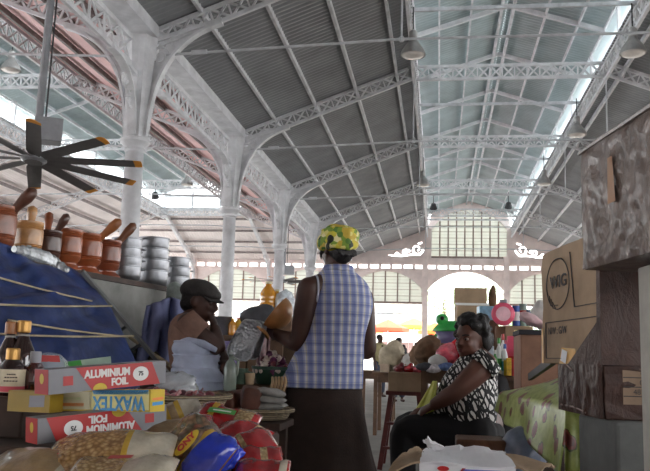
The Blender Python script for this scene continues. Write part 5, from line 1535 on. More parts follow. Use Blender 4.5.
for m_, nm, lb in ((gar, 'garlic_bulb', 'white garlic bulb heaped in the dark green basin'), (onr, 'red_onion', 'small red onion among the garlic in the dark green basin'), (onp, 'purple_onion', 'small purple onion among the garlic in the dark green basin')):
    o = MB().lathe([(.001, -.018), (.012, -.016), (.021, -.003), (.018, .008), (.007, .016), (.004, .028), (.001, .029)], (0, 0, 0), 12).build(nm, m_, smooth=True, org=(0, 0, 0))
    tag(o, lb, 'vegetable', 'vegetables in the green basin'); g0.append(o)
used = set()
for i in range(90):
    a = RN.uniform(0, 2 * pi); q = .098 * math.sqrt(RN.random()); hz = h_ * .72 + .13 * (1 - (q / .1)) * RN.random() ** .6
    kk = RN.choice((0, 0, 0, 1, 2))
    if kk not in used: o = g0[kk]; used.add(kk)
    else: o = g0[kk].copy(); COL.objects.link(o)
    o.location = V((p.x + q * math.cos(a), YG + q * math.sin(a), zg + hz)); o.rotation_euler = (RN.uniform(0, 3), RN.uniform(0, 3), 0)
# embossed foil trays in film
foilm = NT('embossed_foil'); c = foilm.co()
vo = foilm.n('ShaderNodeTexVoronoi', Scale=55.0); foilm.l(c, vo.inputs['Vector']); foilm.bump(vo.outputs['Distance'], 1.0, .012)
foilm.b.inputs['Metallic'].default_value = .85; foilm.b.inputs['Roughness'].default_value = .28; foilm.b.inputs['Base Color'].default_value = rgb((200, 202, 206))
c = at(246, 340, YG - .05)
def tray(c, L, W, lb, rotv):
    Mx = Euler(rotv).to_matrix()
    t = thing('foil_tray', c, lb, 'tray', 'embossed foil trays')
    rings = []
    for s_, z_ in ((1.0, 0), (1.0, .004), (.93, .004), (.84, -.016), (.84, -.016)):
        ring = []
        for k in range(32):
            a = 2 * pi * k / 32; ca, sa = math.cos(a), math.sin(a)
            ring.append(V(c) + Mx @ V((L / 2 * s_ * math.copysign(abs(ca) ** .45, ca), W / 2 * s_ * math.copysign(abs(sa) ** .45, sa), z_)))
        rings.append(ring)
    MB().loft(rings).build('pan', foilm.m, t, smooth=True); return t
tray(c, .13, .235, 'silver embossed foil tray standing upright at the front, beside the green basin', (-1.35, .0, -.12) if False else (1.25, .28, 0))
tray(c + V((-.02, .05, .0)), .135, .235, 'silver embossed foil tray tucked behind the front one', (1.25, .42, 0))
tray(c + V((.015, .09, .005)), .13, .23, 'silver embossed foil tray at the back of the three', (1.25, .15, 0))
# jug, mug, cup
pj = at(229, 390, 4.15)
jm = mat('cloudy_plastic', (146, 158, 148), .25, var=.12, alpha=.8, coat=.3)
def jug(px, py, Y, r, h, lb, m, name='plastic_jug', cat='jug'):
    p = at(px, py, Y); t = thing(name, p, lb, cat)
    MB().lathe([(r * .9, 0), (r, .01), (r, h * .62), (r * .8, h * .74), (r * .35, h * .86), (r * .33, h * .97), (r * .38, h * .97), (r * .38, h), (.002, h)], p, 24).build('body', m, t, smooth=True)
    MB().tube([p + V((r * .3, 0, h * .9)), p + V((r * 1.15, 0, h * .82)), p + V((r * 1.1, 0, h * .5)), p + V((r * .95, 0, h * .42))], .008, 8).build('handle', m, t, smooth=True)
    return p
pj = jug(229.5, 391, 4.12, .034, .19, 'cloudy greenish plastic jug between the wrapped cloth and the green mug', jm)
MB().rbox((pj.x, 4.12, pj.z / 2), (.16, .16, pj.z), 0, .008).build('xjs', woodd); o = [q for q in COL.objects if q.name == 'xjs'][0]; o.name = 'wooden_block'; tag(o, 'dark wooden block under the cloudy plastic jug', 'block')
p = at(241, 376, 4.2); p.z = zg
t = thing('enamel_mug', p, 'dull green enamel mug on the produce table under the foil trays', 'mug')
MB().lathe([(.034, 0), (.036, .005), (.036, .078), (.039, .082), (.033, .082), (.032, .01), (.002, .008)], p, 24).build('body', mat('mug_green', (92, 112, 98), .35, var=.1), t, smooth=True)
MB().tube([p + V((.034, 0, .065)), p + V((.06, 0, .06)), p + V((.058, 0, .025)), p + V((.034, 0, .02))], .005, 7).build('handle', mat('mug_green', (92, 112, 98)), t, smooth=True)
p = at(250, 374, 4.18); p.z = zg
o = MB().lathe([(.02, 0), (.022, .004), (.028, .06), (.026, .06), (.019, .008), (.001, .006)], p, 20).build('beige_cup', mat('cup_beige', (186, 160, 130), .5), smooth=True); tag(o, 'small beige cup between green mug and green basin', 'cup')
mb = MB()
for i in range(5):
    q = at(272 + 3.2 * i, 386, 4.0); mb = MB(); mb.tube([q + V((0, 0, .045)), q + V((.005, -.01, .02)), q + V((.0, -.03, -.02)), q + V((-.005, -.035, -.045))], [.006, .008, .007, .004], 8)
    o = mb.build('root_piece', mat('root_tan', (176, 146, 112), .8, var=.2), smooth=True)
    tag(o, 'pale root hanging over the produce table edge, ' + ('nearest the foil trays', 'second from the foil trays', 'third from the foil trays', 'fourth from the foil trays', 'nearest the plaid shirt')[i], 'root', 'pale roots')
p = at(262, 352, YG + .17)
o = MB().grid(lambda a, b: p + V((-.03 + .07 * a, .02 * math.sin(9 * a), .13 - .24 * b + .02 * a)), 14, 10).build('striped_cloth', mat('pink_white_cloth', (206, 176, 178), .8, var=.25, sc_=30), smooth=True, thick=.006); tag(o, 'pinkish white cloth hanging behind the green basin', 'cloth')

# blue cloth heap and grey bag behind the cap wearer
clm = mat('lilac_blue_cloth', (112, 118, 156), .85, var=.16, sc_=6, bump=.35, bsc=16)
YC = 4.95
def heap(a, b):
    # hanging cloth with folds
    px = 136 + 12 * (1 - b) + (54 - 8 * (1 - b)) * a; py = 297 + 68 * b + 9 * (1 - b) * abs(a - .5) * 2
    return at(px, py, 4.48 + .36 * a - .05 * math.sin(pi * a) + .03 * math.sin(16 * a + 3 * b) + .015 * math.sin(29 * a - 4 * b))
mb = MB().grid(heap, 40, 24); o = mb.build('blue_cloth', clm, smooth=True, thick=.02); tag(o, 'lilac blue cloth draped behind the person in a cap', 'cloth')
p = at(166, 330, YC + .14)
MB().rbox((p.x + .03, YC + .20, .62), (.26, .26, 1.24), 0, .02).build('xsp', kraftd); o = [q for q in COL.objects if q.name == 'xsp'][0]; o.name = 'tall_carton'; tag(o, 'tall brown carton hidden under the lilac blue cloth', 'box')
c = at(177, 297, YC + .1)
o = MB().ell(c, (.075, .07, .085), 16, 12, None, .12, RN).ell(c + V((-.02, 0, .05)), (.05, .05, .05), 12, 8, None, .12, RN).organic('grey_bag', mat('grey_film', (128, 138, 132), .3, var=.25, sc_=12, bump=.6, bsc=18, coat=.5), None, .010, 2); tag(o, 'crumpled grey-green plastic bag behind the dark cap', 'bag')
c = at(143, 356, 4.6)
mb = MB()
for i in range(9): mb.ell(c + V((RN.uniform(-.09, .09), RN.uniform(-.05, .05), RN.uniform(-.07, .05))), RN.uniform(.03, .06), 8, 6)
o = mb.organic('netted_sack', mat('dark_netting', (74, 72, 60), .9, var=.5, sc_=40, bump=.6, bsc=70), None, .010, 1); tag(o, 'dark netted sack at the foot of the ladder', 'sack')
MB().rbox((c.x - .02, 4.62, (c.z - .13) / 2), (.3, .3, c.z - .13), 0, .01).build('xns', woodd); o = [q for q in COL.objects if q.name == 'xns'][0]; o.name = 'wooden_box'; tag(o, 'dark wooden box below the netted sack', 'box')
pts = [at(128, 336, 4.45), at(150, 352, 4.5), at(166, 362, 4.5), at(178, 372, 4.5)]
tag(MB().tube(pts, .010, 8).build('rope', cord, smooth=True), 'frayed beige rope hanging down to the person in a cap', 'rope')
# ------------------------------------------------------------------ middle distance behind the people
def simple(mb, name, m, label, cat, group=None, smooth=True, **k):
    return tag(mb.build(name, m, smooth=smooth, **k), label, cat, group)
def block(px0, py0, px1, py1, Y, dp, m, name, label, cat, rz=0.0, group=None, r=.006):
    a = at(px0, py1, Y); b = at(px1, py0, Y); w_ = b.x - a.x; h = b.z - a.z
    o = MB().rbox(((a.x + b.x) / 2, Y + dp / 2, a.z + h / 2), (w_, dp, h), rz, r).build(name, m)
    return tag(o, label, cat, group)
# stall with pots, sacks and oil bottles beyond the foil trays
YP = 6.6
zt = at(250, 336, YP).z
p = at(245, 336, YP)
table('rear_counter', (p.x, YP + .2), .72, .6, zt, 'tall rear counter with cooking pot and oil bottles', wood)
p = at(221, 322, YP); p.z = zt
t = thing('steel_pot', p, 'dark steel cooking pot with black side, seen past the dark cap', 'pot')
MB().lathe([(.085, 0), (.092, .01), (.094, .15), (.10, .155), (.09, .155), (.088, .012), (.001, .01)], p, 28).build('body', mat('worn_steel', (120, 120, 122), .35, .7, var=.2), t, smooth=True)
MB().tube([p + V((-.09, 0, .12)), p + V((-.13, 0, .12)), p + V((-.13, 0, .08)), p + V((-.09, 0, .08))], .008, 7).build('handle', dark, t)
for i, (x0, x1, y0, c_, lb) in enumerate(((224, 246, 341, (104, 82, 62), 'brown carton under the rear counter, nearest the cap wearer'), (247, 268, 343, (128, 104, 82), 'brown carton under the rear counter behind the foil trays'), (269, 294, 340, (92, 74, 60), 'dark brown carton under the rear counter behind the green basin'))):
    q = at(x0, 350, YP - .02); q1 = at(x1, y0, YP - .02)
    tag(MB().rbox(((q.x + q1.x) / 2, YP + .17, q1.z / 2), (q1.x - q.x, .32, q1.z), 0, .006).build('brown_carton', mat('under_carton_%d' % i, c_, .8, var=.15)), lb, 'box', 'cartons under the rear counter')
amber = mat('amber_oil', (206, 140, 40), .12, var=.1, coat=.8)
yellp = mat('yellow_bottle', (220, 176, 60), .3, var=.1)
def oil(px, py, Y, r, h, m, lb, capc=None, z=None, g='oil bottles'):
    p = at(px, py, Y)
    if z is not None: p.z = z
    t = thing('oil_bottle', p, lb, 'bottle', g)
    MB().lathe([(r * .92, 0), (r, .01), (r, h * .35), (r * .93, h * .4), (r, h * .46), (r, h * .66), (r * .6, h * .82), (r * .36, h * .88), (r * .36, h * .95)], p, 18).build('body', m, t, smooth=True)
    MB().lathe([(r * .44, h * .93), (r * .44, h), (.002, h)], p, 14).build('cap', capc or yellp, t)
    return p
oil(232, 332, YP - .03, .034, .14, amber, 'small amber bottle on the rear counter, nearest the dark cap', z=zt)
oil(238, 332, YP + .02, .034, .15, yellp, 'small yellow bottle on the rear counter, next to the amber one', red, z=zt)
c = at(259, 318, YP + .1)
mb = MB().ell(c, (.17, .12, .10), 16, 10, None, .08, RN).ell(c + V((.05, 0, .06)), (.09, .09, .06), 12, 8, None, .08, RN)
o = mb.organic('dark_sack', mat('dark_grey_cloth', (66, 66, 70), .85, var=.2, bump=.3), None, .014, 2); tag(o, 'dark grey bulging sack behind the foil trays', 'sack')
zz = at(270, 316, YP + .3).z
block(256, 316, 292, 336, YP + .22, .3, kraftd, 'brown_carton', 'brown carton behind the dark grey sack, carrying the big oil bottle', 'box')
oil(267.5, 316, YP + .32, .072, .30, amber, 'big amber oil jug standing behind the tan wooden bowl', z=zz + .002, capc=cream)
oil(276, 316, YP + .40, .05, .24, yellp, 'yellow oil bottle next to the big amber jug', z=zz + .002, capc=cream)
c = at(285, 304, YP + .35)
o = MB().ell(c, (.10, .09, .12), 14, 10, None, .14, RN).organic('film_bundle', filmm if False else mat('white_film', (206, 214, 222), .25, var=.2, sc_=16, bump=.5, coat=.5), None, .012, 1); tag(o, 'bundle of whitish plastic film between amber jug and plaid shirt', 'plastic')
block(214, 341, 232, 372, 6.2, .3, mat('lilac_cloth', (128, 116, 160), .85, var=.12, bump=.3), 'lilac_bundle', 'lilac cloth bundle beyond the elbow of the cap wearer', 'bundle', r=.03)

# stool with carton and red bags, step stool, brown table
YT = 7.8
redw = mat('red_brown_paint', (84, 36, 34), .45, var=.2, sc_=8)
p0 = at(405, 391, YT); ztop = p0.z
t = thing('step_stool', (p0.x, YT, 0), 'dark red splay-legged step stool under the small brown carton', 'stool')
MB().rbox((p0.x, YT + .12, ztop - .02), (.36, .36, .04), 0, .006).build('seat', redw, t)
for sx in (-1, 1):
    for sy in (-1, 1):
        MB().beam((p0.x + sx * .13, YT + .12 + sy * .13, ztop - .03), (p0.x + sx * .22, YT + .12 + sy * .24, .0), .045, .035, (0, 1, 0)).build('leg', redw, t)
q = .42
for z_ in (.20, .42):
    f_ = 1 - z_ / ztop; MB().rbox((p0.x, YT + .12 - .13 - .11 * f_, z_), (.26 + .18 * f_, .09, .025), 0, .004).build('step', redw, t)
block(388, 373, 422, 391, YT - .08, .36, kraft, 'small_carton', 'small brown carton on the dark red step stool', 'box')
zc = at(405, 373, YT).z
redp = mat('red_plastic', (206, 40, 54), .25, var=.2, sc_=16, bump=.4, coat=.6); pinkp = mat('pink_plastic', (220, 96, 112), .25, var=.2, sc_=14, bump=.4, coat=.6)
for px, py, rx, m_, lb in ((400, 369, .055, mat('maroon_plastic', (120, 30, 40), .3, var=.2), 'maroon plastic bag on the small carton, nearer the plaid shirt'), (409, 369, .06, redp, 'bright red plastic bag in the middle of the small carton'), (418, 367, .07, pinkp, 'pink plastic bag on the small carton next to the lime cloth')):
    c = at(px, py, YT + .1); o = MB().ell((c.x, c.y, zc + .036), (rx * 1.15, .10, .036), 14, 9, None, .12, RN).ell((c.x + .02, c.y, zc + .07), (rx * .5, .05, .03), 12, 7, None, .2, RN).organic('plastic_bag', m_, None, .009, 1); tag(o, lb, 'bag', 'coloured plastic bags')
p = at(377, 371, 13.5)
table('brown_table', (p.x, 13.8), .62, .55, at(377, 371, 13.5).z, 'brown wooden table far behind the plaid shirt, near the aisle', wood)
# heaps beyond
def sack(px, py, Y, rx, rz_, m, lb, name='sack', cat='sack', ry=None, g=None):
    c = at(px, py, Y)
    o = MB().ell(c, (rx, ry or rx * .8, rz_), 16, 11, None, .10, RN).ell(c + V((rx * .2, 0, rz_ * .5)), (rx * .7, rx * .5, rz_ * .7), 12, 8, None, .10, RN).organic(name, m, None, max(.012, rx * .10), 2)
    return tag(o, lb, cat, g)
def ground_box(px0, px1, py, Y, dp, m, lb, name='trestle_table'):
    a = at(px0, py, Y); b = at(px1, py, Y)
    return table(name, ((a.x + b.x) / 2, Y + dp / 2), b.x - a.x, dp, a.z, lb, m)
beige = mat('beige_sack', (176, 164, 142), .9, var=.2, sc_=8, bump=.3); whitec = mat('white_sack', (206, 204, 200), .8, var=.12, bump=.3); browns = mat('brown_sack', (110, 84, 62), .9, var=.25, bump=.3)
ground_box(372, 440, 372, 11.0, .9, wood, 'long trestle table with sacks in the middle distance')
sack(392, 359, 11.3, .19, .22, beige, 'beige sack on the long trestle table, nearest the plaid shirt', ry=.2)
sack(410, 362, 11.2, .12, .12, whitec, 'white sack on the long trestle table', ry=.15)
sack(424, 357, 10.8, .2, .2, browns, 'dark brown sack on the long trestle table behind the maroon bag', ry=.2)
for i, (px, cl_) in enumerate(((384, (190, 170, 150)), (401, (150, 120, 90)), (417, (200, 180, 160)), (431, (160, 70, 60)))):
    block(px - 4, 364, px + 5, 372, 11.02, .2, mat('carton_tone_%d' % i, cl_, .8), 'small_box', 'small carton at the front of the long trestle table, ' + ('nearest the plaid shirt', 'second from the plaid shirt', 'third from the plaid shirt', 'farthest from the plaid shirt')[i], 'box')
ground_box(418, 476, 366, 6.9, .8, wood, 'table of mixed goods in front of the open archway')
sack(428, 352, 7.3, .13, .13, browns, 'brown round bag beside the green frog tub', 'round_bag', 'bag', ry=.14)
sack(447, 355, 7.0, .10, .09, pinkp, 'pink plastic bag below the green frog tub', 'plastic_bag', 'bag', ry=.1)
sack(462, 350, 7.05, .11, .11, redp, 'red plastic bag close to the face of the seated person', 'plastic_bag', 'bag', ry=.1)
sack(438, 362, 6.95, .09, .06, whitec, 'small white bag in front of the pink plastic bag', 'plastic_bag', 'bag', ry=.08)
for i, (px, py, cl_, lb) in enumerate(((424, 366, (60, 60, 66), 'dark small bundle at the table edge above the lime cloth'), (433, 368, (200, 196, 200), 'whitish small bundle at the table edge above the lime cloth'), (446, 366, (96, 120, 170), 'bluish small bundle at the table edge beside her shoulder'))):
    sack(px, py + 1, 6.75, .075, .032, mat('bundle_tone_%d' % i, cl_, .7, var=.3, sc_=30), lb, 'small_bundle', 'bundle')
# frog tub
YF = 7.6
p = at(453, 344, YF); 
block(436, 344, 477, 368, YF - .15, .5, kraftd, 'brown_carton', 'brown carton under the green frog tub', 'box')
t = thing('frog_tub', p, 'purple tub with bright green frog-eyed lid', 'tub')
lil = mat('lilac_tub', (124, 116, 164), .35, var=.08); frog = mat('frog_green', (60, 176, 84), .35, var=.08)
MB().lathe([(.13, 0), (.14, .01), (.168, .12), (.16, .12), (.13, .01)], p + V((0, .1, 0)), 28).build('bucket', lil, t, smooth=True)
MB().lathe([(.19, .115), (.195, .125), (.178, .15), (.13, .20), (.06, .215), (.001, .22)], p + V((0, .1, 0)), 28).build('lid', frog, t, smooth=True)
for s in (-1, 1): 
    e = MB().ell(p + V((s * .10, .03, .225)), (.058, .05, .055), 14, 10).build('eye_bump', frog, t, smooth=True)
    MB().ell(p + V((s * .10, -.016, .235)), (.02, .01, .02), 10, 6).build('pupil', black, e, smooth=True)
MB().tube([p + V((-.15, .0, .08)), p + V((-.21, .0, .04)), p + V((-.19, .0, -.02))], .015, 8).build('handle', frog, t, smooth=True)
# stacked cartons high against the archway
YK = 8.4
a = at(454, 321, YK); 
t = thing('shelf_unit', (at(473, 321, YK).x, YK + .3, 0), 'brown shelf unit behind the seated person holding the tan cartons', 'shelf')
b = at(496, 321, YK)
for z_ in (a.z - .015, a.z - .55, .25): MB().rbox(((a.x + b.x) / 2, YK + .3, z_), (b.x - a.x, .6, .03), 0, .004).build('shelf_board', woodd, t)
for x_ in (a.x + .02, b.x - .02):
    for y_ in (YK + .03, YK + .57): MB().box((x_, y_, (a.z - .03) / 2), (.04, .04, a.z - .03)).build('upright', woodd, t)
block(456, 304.5, 489, 320.5, YK + .02, .45, kraft, 'tan_carton', 'tan carton, lower of the two against the bright archway', 'box', .04)
block(455, 288, 488, 304, YK + .04, .42, kraft, 'tan_carton', 'tan carton, upper of the two against the bright archway', 'box', -.05)
o = block(455, 303.4, 489, 305.0, YK + .0, .02, white, 'white_strap', 'white strap between the two tan cartons', 'strap', r=.001)
sack(492.5, 299, YK + .2, .045, .13, browns, 'small dark bag hanging beside the upper tan carton', 'small_bag', 'bag')
# display behind the seated woman
YD = 6.4
ground_box(478, 532, 376, YD - .16, .96, wood, 'display table of household goods behind the seated person')
zt = at(505, 376, YD - .16).z + .001
def goods(px, py0, py1, wpx, Y, m, lb, cat, name, kind='box', z=None, g=None):
    a = at(px, py1, Y); tz = at(px, py0, Y).z
    if py1 >= 366: a.z = zt
    h = tz - a.z; r = wpx / 2 * Y / 802
    if kind == 'box':
        return tag(MB().rbox((a.x, Y + r, a.z + h / 2), (2 * r, 2 * r, h), RN.uniform(-.2, .2), .005).build(name, m), lb, cat, g)
    if kind == 'bottle':
        t = thing(name, a, lb, cat, g)
        MB().lathe([(r * .95, 0), (r, .01), (r, h * .55), (r * .7, h * .72), (r * .35, h * .8), (r * .35, h * .88)], a, 16).build('body', m[0], t, smooth=True)
        MB().lathe([(r * .5, h * .85), (r * .45, h), (.002, h)], a, 12).build('cap', m[1], t)
        MB().lathe([(r * 1.02, h * .15), (r * 1.02, h * .45)], a, 16, cap=False).build('label', m[2], t)
        return t
    if kind == 'can':
        t = thing(name, a, lb, cat, g)
        MB().lathe([(r, 0), (r, h), (r * .9, h), (.002, h - .004)], a, 18).build('body', m[0], t, smooth=True).data.set_sharp_from_angle(angle=.6)
        MB().lathe([(r * 1.02, h * .25), (r * 1.02, h * .7)], a, 18, cap=False).build('label', m[1], t)
        return t
mw = white; mg = greenp; blu = mat('print_deep_blue', (50, 90, 170), .4, var=.05); pk = mat('print_pink', (226, 90, 120), .4, var=.08)
whb = mat('white_bottle', (220, 222, 220), .3, var=.05); teal = mat('print_teal', (60, 150, 150), .4)
# riser boxes
goods(493, 356, 376, 30, YD + .3, kraftd, 'brown riser carton behind the white bottles', 'box', 'riser_carton')
goods(520, 326, 376, 26, YD + .42, kraft, 'tan riser carton holding the blue cans', 'box', 'riser_carton')
goods(503, 326, 376, 13, YD + .46, kraftd, 'brown riser carton under the round pink package', 'box', 'riser_carton')
goods(488, 320, 376, 20, YD + .62, kraftd, 'brown riser carton under the pale blue package', 'box', 'riser_carton')
for i, (px, y0, y1, wd, dy, mm, lb) in enumerate((
    (499, 338, 374, 6.5, .0, (whb, greenp, greenp), 'white bottle with green label and cap nearest the black hair'),
    (505, 344, 374, 6, -.02, (whb, blu, teal), 'white bottle with teal label, second from the black hair'),
    (503, 334, 374, 6, .14, (whb, red, yel), 'white bottle with yellow label behind the teal one'),
    (495, 350, 375, 5.5, -.06, (greenp, white, white), 'short green bottle beside her shoulder'))):
    goods(px, y0, y1, wd, YD + dy, mm, lb, 'bottle', 'detergent_bottle', 'bottle', g='household bottles')
for px, y0, y1, wd, dy, mm, lb in (
    (513, 336, 374, 9, .16, pk, 'tall pink packet behind the red packet'),
    (513, 356, 374, 10, .03, red, 'red packet at the bottom of the display table'),
    (521, 350, 374, 7, .06, yel, 'yellow packet at the bottom of the display table'),
    (507, 360, 375, 6, -.06, yel, 'small yellow packet in front of the red packet'),
    (519, 336, 374, 8, .16, cream, 'tall cream packet behind the yellow packet'),
    (486, 306, 320, 15, .62, mat('pale_blue_pack', (140, 190, 214), .35, var=.15, sc_=20), 'pale blue package high beside the tan cartons'),
    ):
    goods(px, y0, y1, wd, YD + dy, mm, lb, 'packet', 'goods_packet', g='packets on the display table')
for i, (px, y0, dy, wd, c_, lb) in enumerate((
    (509, 358, -.10, 5, (214, 176, 60), 'small yellow carton in the front row of the display table, nearest the black hair'), (514.5, 359, -.10, 5, (196, 40, 44), 'small red carton in the front row of the display table'),
    (520, 358, -.10, 5, (226, 222, 214), 'small white carton in the front row of the display table'), (525, 356, -.10, 4.5, (60, 90, 150), 'small blue carton in the front row of the display table'),
    (526, 342, .16, 6, (150, 170, 120), 'tall pale green carton at the end of the display table'), (491, 346, -.02, 5.5, (180, 190, 200), 'pale grey bottle-sized carton closest to the black hair'),
    (508.5, 340, .24, 6, (220, 120, 140), 'tall rose carton behind the white bottles'), (518, 330, .27, 6, (232, 214, 150), 'tallest buttery carton behind the pink packet'))):
    goods(px, y0, 374, wd, YD + dy, mat('small_carton_%d' % i, c_, .5, var=.18, sc_=30), lb, 'box', 'small_carton', g='small cartons on the display table')
for px, y0, y1, wd, lb, mm in ((516.5, 306, 326, 8, 'blue can with white label, beside the round pink package', (blu, white)), (523, 304, 326, 7.5, 'grey-green can with red label beside the blue can', (mat('can_grey', (120, 140, 130), .4), red)), (528, 310, 326, 6, 'small dark can at the end of the row of cans', (mat('can_dark', (70, 84, 110), .4), teal))):
    goods(px, y0, y1, wd, YD + .45, mm, lb, 'can', 'tin_can', 'can', g='cans on the riser')
a = at(503, 314, YD + .42)
t = thing('round_package', a, 'round pink package like a clock face with white centre', 'package')
MB().lathe([(.001, -.03), (.088, -.03), (.095, -.02), (.095, .02), (.088, .03), (.001, .03)], a, 28, Matrix.Rotation(pi / 2, 3, 'X')).build('case', pk, t, smooth=True)
MB().lathe([(.001, .034), (.06, .034), (.06, .030)], a, 24, Matrix.Rotation(pi / 2, 3, 'X')).build('face', mat('print_pale_pink', (238, 190, 200), .4), t)
MB().rbox(a + V((0, 0, .105)), (.06, .05, .03), 0, .006).build('grey_cap', greyp, t)
# carton with folded cloth
YX = 5.4
block(521, 334, 564, 400, YX, .5, mat('pinkish_carton', (150, 112, 92), .75, var=.1), 'pinkish_carton', 'pinkish brown carton in front of the tan WIG carton, cloths on top', 'box')
zt = at(535, 334, YX).z
q = at(521, 400, YX); q2 = at(564, 400, YX)
tag(MB().rbox(((q.x + q2.x) / 2, YX + .25, q.z / 2 - .002), (q2.x - q.x, .5, q.z - .006), 0, .006).build('crate', woodd), 'dark crate on the floor under the pinkish brown carton', 'crate')
o = block(519, 330, 549, 334.5, YX - .02, .45, mat('dark_cloth_strip', (48, 46, 54), .8), 'folded_dark_cloth', 'folded dark cloth lying on the pinkish brown carton', 'cloth')
c = at(533, 322, YX + .15)
Mx = Matrix.Rotation(.5, 3, 'Y')
o = pillow(pillow(MB(), c, .19, .20, .05, (0, .5, 0), 71, None, crease=.14), c + V((-.01, 0, .03)), .15, .17, .04, (.1, .45, .1), 72, None, crease=.16).organic('pink_cloth', mat('pale_pink_cloth', (210, 176, 180), .85, var=.12, bump=.3), None, .010, 2); tag(o, 'pale pink folded cloth sloping on top of the dark cloth', 'cloth')
c = at(541, 315, YX + .3); o = MB().ell(c, (.07, .08, .10), 14, 10, None, .12, RN).organic('white_bag', whitec, None, .010, 2); tag(o, 'white plastic bag between pale pink cloth and the WIG carton', 'bag')
MB().beam(at(530, 377, 4.45), at(553, 360, 3.34), .02, .035).build('xbar', dark); o = [q for q in COL.objects if q.name == 'xbar'][0]; o.name = 'dark_bar'; tag(o, 'dark slanting bar beside the flowered cloth', 'bar')

# ------------------------------------------------------------------ far people and the street
def walker(px, py_head, Y, shirt, trouser, lb, h=1.68, turn=0.0):
    p = at(px, py_head, Y); p.z = 0
    t = thing('person', p, lb, 'person')
    f, r, u = basis((math.sin(turn), -math.cos(turn), 0))
    O = lambda x, y, z: p + (r * x + f * y + u * z) * (h / 1.7)
    mb = MB(); head(mb, O(0, 0, 1.58), f, (0, 0, 1), h / 1.7)
    limb(mb, [O(0, 0, 1.5), O(0, 0, 1.38), O(0, 0, 1.1), O(0, 0, .9)], [.05, .12, .13, .14])
    for s in (-1, 1):
        limb(mb, [O(s * .18, 0, 1.38), O(s * .23, -.01, 1.1), O(s * .22, .10, .86)], [.055, .042, .032])
        mb.ell(O(s * .22, .13, .80), (.03, .03, .06), 8, 6)
        limb(mb, [O(s * .09, 0, .9), O(s * .10, .03, .48), O(s * .11, 0, .08)], [.085, .06, .04])
        mb.tube([O(s * .11, -.05, .04), O(s * .11, .17, .03)], [.04, .03], 8)
    mb.organic('body', skin, t, .016, 3)
    MB().loft([ering(O(0, 0, z_), r, a, b, 20) for z_, a, b in ((.86, .19, .14), (1.1, .18, .13), (1.3, .2, .125), (1.4, .19, .10), (1.46, .09, .07))], cap=False).build('shirt', shirt, t, smooth=True, thick=.008)
    tb = MB()
    for s in (-1, 1): limb(tb, [O(s * .09, 0, .92), O(s * .10, .03, .48), O(s * .11, 0, .12)], [.115, .085, .07])
    tb.organic('trousers', trouser, t, .018, 2)
    MB().ell(O(0, -.02, 1.615), (.085, .10, .08), 12, 8).build('hair', hairm, t, smooth=True)
blk_ = mat('black_shirt', (30, 30, 34), .8); bl_ = mat('blue_shirt', (96, 150, 196), .8); be_ = mat('beige_shirt', (170, 160, 120), .8); dn_ = mat('denim', (60, 66, 84), .8)
walker(380, 334, 22.0, be_, dn_, 'far person in beige shirt near the brown table', turn=.8)
walker(399, 342, 20.0, blk_, dn_, 'far person in black shirt beyond the beige sack', 1.55, .4)
walker(417, 338, 31.0, bl_, dn_, 'far person in light blue shirt close to the archway pillar', turn=2.6)
walker(421, 341, 33.0, bl_, dn_, 'shorter far person in light blue shirt next to the archway pillar', 1.55, turn=-.5)
walker(404, 339, 36.0, whitec, dn_, 'far person in white shirt out in the glare', turn=1)
# market umbrellas outside
def umbrella(px, py, Y, r, c, lb):
    p = at(px, py, Y); t = thing('market_umbrella', (p.x, Y, 0), lb, 'umbrella', 'street umbrellas')
    m_ = mat('umbrella_' + lb.split()[0], c, .7, var=.06)
    n = 8; apex = V((p.x, Y, p.z + .25)); rings = []
    mb = MB()
    for k in range(n):
        a = 2 * pi * k / n; b = 2 * pi * (k + 1) / n
        A = V((p.x + r * math.cos(a), Y + r * math.sin(a), p.z - .25)); B = V((p.x + r * math.cos(b), Y + r * math.sin(b), p.z - .25))
        mb.add([apex, A, B], [(0, 1, 2)]); mb.add([A, B, B - V((0, 0, .18)), A - V((0, 0, .18))], [(0, 1, 2, 3)])
    mb.build('canopy', m_, t, thick=.01)
    MB().tube([(p.x, Y, 0), (p.x, Y, p.z + .3)], .03, 8).build('pole', iron, t)
    mb = MB()
    for k in range(n): mb.tube([(p.x, Y, p.z + .1), (p.x + r * math.cos(2 * pi * k / n), Y + r * math.sin(2 * pi * k / n), p.z - .26)], .012, 5)
    mb.build('ribs', iron, t)
umbrella(388, 324, 46, 1.2, (226, 84, 52), 'orange-red street umbrella seen between plaid shirt and pillar')
umbrella(414, 322, 50, 1.3, (234, 160, 66), 'amber street umbrella just beside the archway pillar')
umbrella(435, 327, 48, 1.0, (236, 120, 50), 'vivid orange street umbrella above the green frog tub')
umbrella(362, 326, 52, 1.4, (230, 130, 80), 'peach street umbrella behind the plaid shirt')
# pale building over the street
t = thing('street_building', at(400, 345, 72), 'pale street building with dark doorway seen through the end of the hall', 'building')
c = at(400, 345, 72)
MB().box((c.x - 6, 74, 3.2), (26, 4, 6.4)).build('wall', mat('pale_render', (226, 222, 214), .9, var=.04), t)
MB().box((c.x - 6, 73, 6.5), (27, 6.4, .25)).build('roof', mat('pale_roof', (190, 186, 182), .8), t)
for i, px in enumerate((389, 401, 416)):
    q = at(px, 338, 72); MB().box((q.x, 71.97, 1.25), (1.3, .1, 2.5)).build('door', mat('street_door', (120, 96, 92), .7), t)
for i in range(5): MB().box((c.x - 14 + 4.2 * i, 71.97, 4.4), (1.4, .1, 1.3)).build('window', mat('street_window', (150, 160, 170), .4), t)
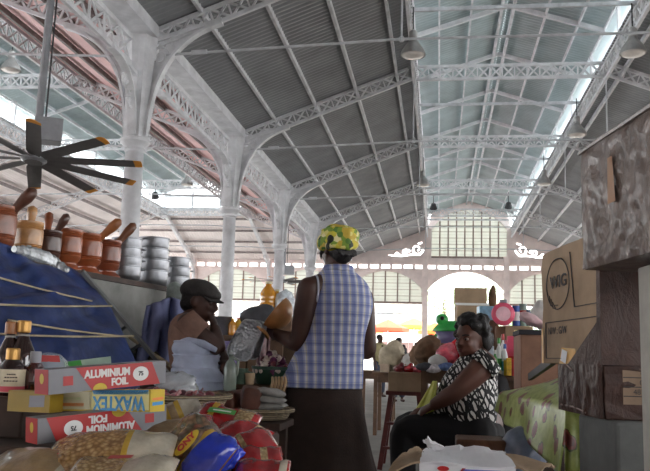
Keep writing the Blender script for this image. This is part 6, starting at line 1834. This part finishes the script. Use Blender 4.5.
# trees
leafm = mat('tree_leaf', (178, 206, 160), .7, var=.3, sc_=3)
def tree(px, py, Y, r, lb, seed):
    p = at(px, py, Y); t = thing('tree', (p.x, Y, 0), lb, 'tree', 'street trees')
    MB().tube([(p.x, Y, 0), (p.x + .1, Y, p.z * .5), (p.x, Y, p.z)], [.22, .17, .10], 10).build('trunk', mat('bark', (110, 96, 84), .9, var=.2), t)
    rr = random.Random(seed); mb = MB()
    for k in range(900):
        a = rr.uniform(0, 2 * pi); e = math.asin(rr.uniform(-1, 1)); q = r * rr.random() ** .4
        c = V((p.x, Y, p.z)) + V((q * math.cos(a) * math.cos(e), q * math.sin(a) * math.cos(e), q * .7 * math.sin(e)))
        d = V((rr.uniform(-1, 1), rr.uniform(-1, 1), rr.uniform(-1, 1))).normalized() * rr.uniform(.15, .32); s = d.orthogonal().normalized() * .09
        mb.add([c - d * .5, c + s, c + d * .5, c - s], [(0, 1, 2, 3)])
    mb.build('foliage', leafm, t)
tree(492, 296, 60, 2.6, 'pale green street tree showing beside the upper tan carton', 1)
tree(444, 298, 66, 1.8, 'pale green street tree showing in the archway beside the pillar', 2)
tree(520, 322, 58, 1.6, 'pale street tree low behind the display of goods', 3)
# ------------------------------------------------------------------ light
w = bpy.data.worlds.new('sky'); sc.world = w; w.use_nodes = True
nt = w.node_tree; bg = nt.nodes['Background']
sky = nt.nodes.new('ShaderNodeTexSky'); sky.sky_type = 'PREETHAM' if False else 'HOSEK_WILKIE'
sky.turbidity = 6.0; sky.sun_direction = (0.3, -0.35, 0.9); sky.ground_albedo = 0.5
mixn = nt.nodes.new('ShaderNodeMix'); mixn.data_type = 'RGBA'; mixn.inputs[0].default_value = 0.85
nt.links.new(sky.outputs[0], mixn.inputs[6]); mixn.inputs[7].default_value = (1.0, 1.0, 1.0, 1)
nt.links.new(mixn.outputs[2], bg.inputs['Color']); bg.inputs['Strength'].default_value = 3.0
sun = bpy.data.lights.new('sun', 'SUN'); sun.energy = 4.0; sun.angle = 0.02; sun.color = (1, .97, .93)
so = bpy.data.objects.new('sun', sun); COL.objects.link(so); so.rotation_euler = Euler((math.radians(25), math.radians(18), 0))
vs = sc.view_settings
sc.display_settings.display_device = 'sRGB'
vs.view_transform = 'Standard'; vs.look = 'None'; vs.gamma = 1; vs.use_curve_mapping = False
vs.exposure = 1.12
sc.cycles.use_denoising = True
sc.cycles.max_bounces = 10; sc.cycles.diffuse_bounces = 6
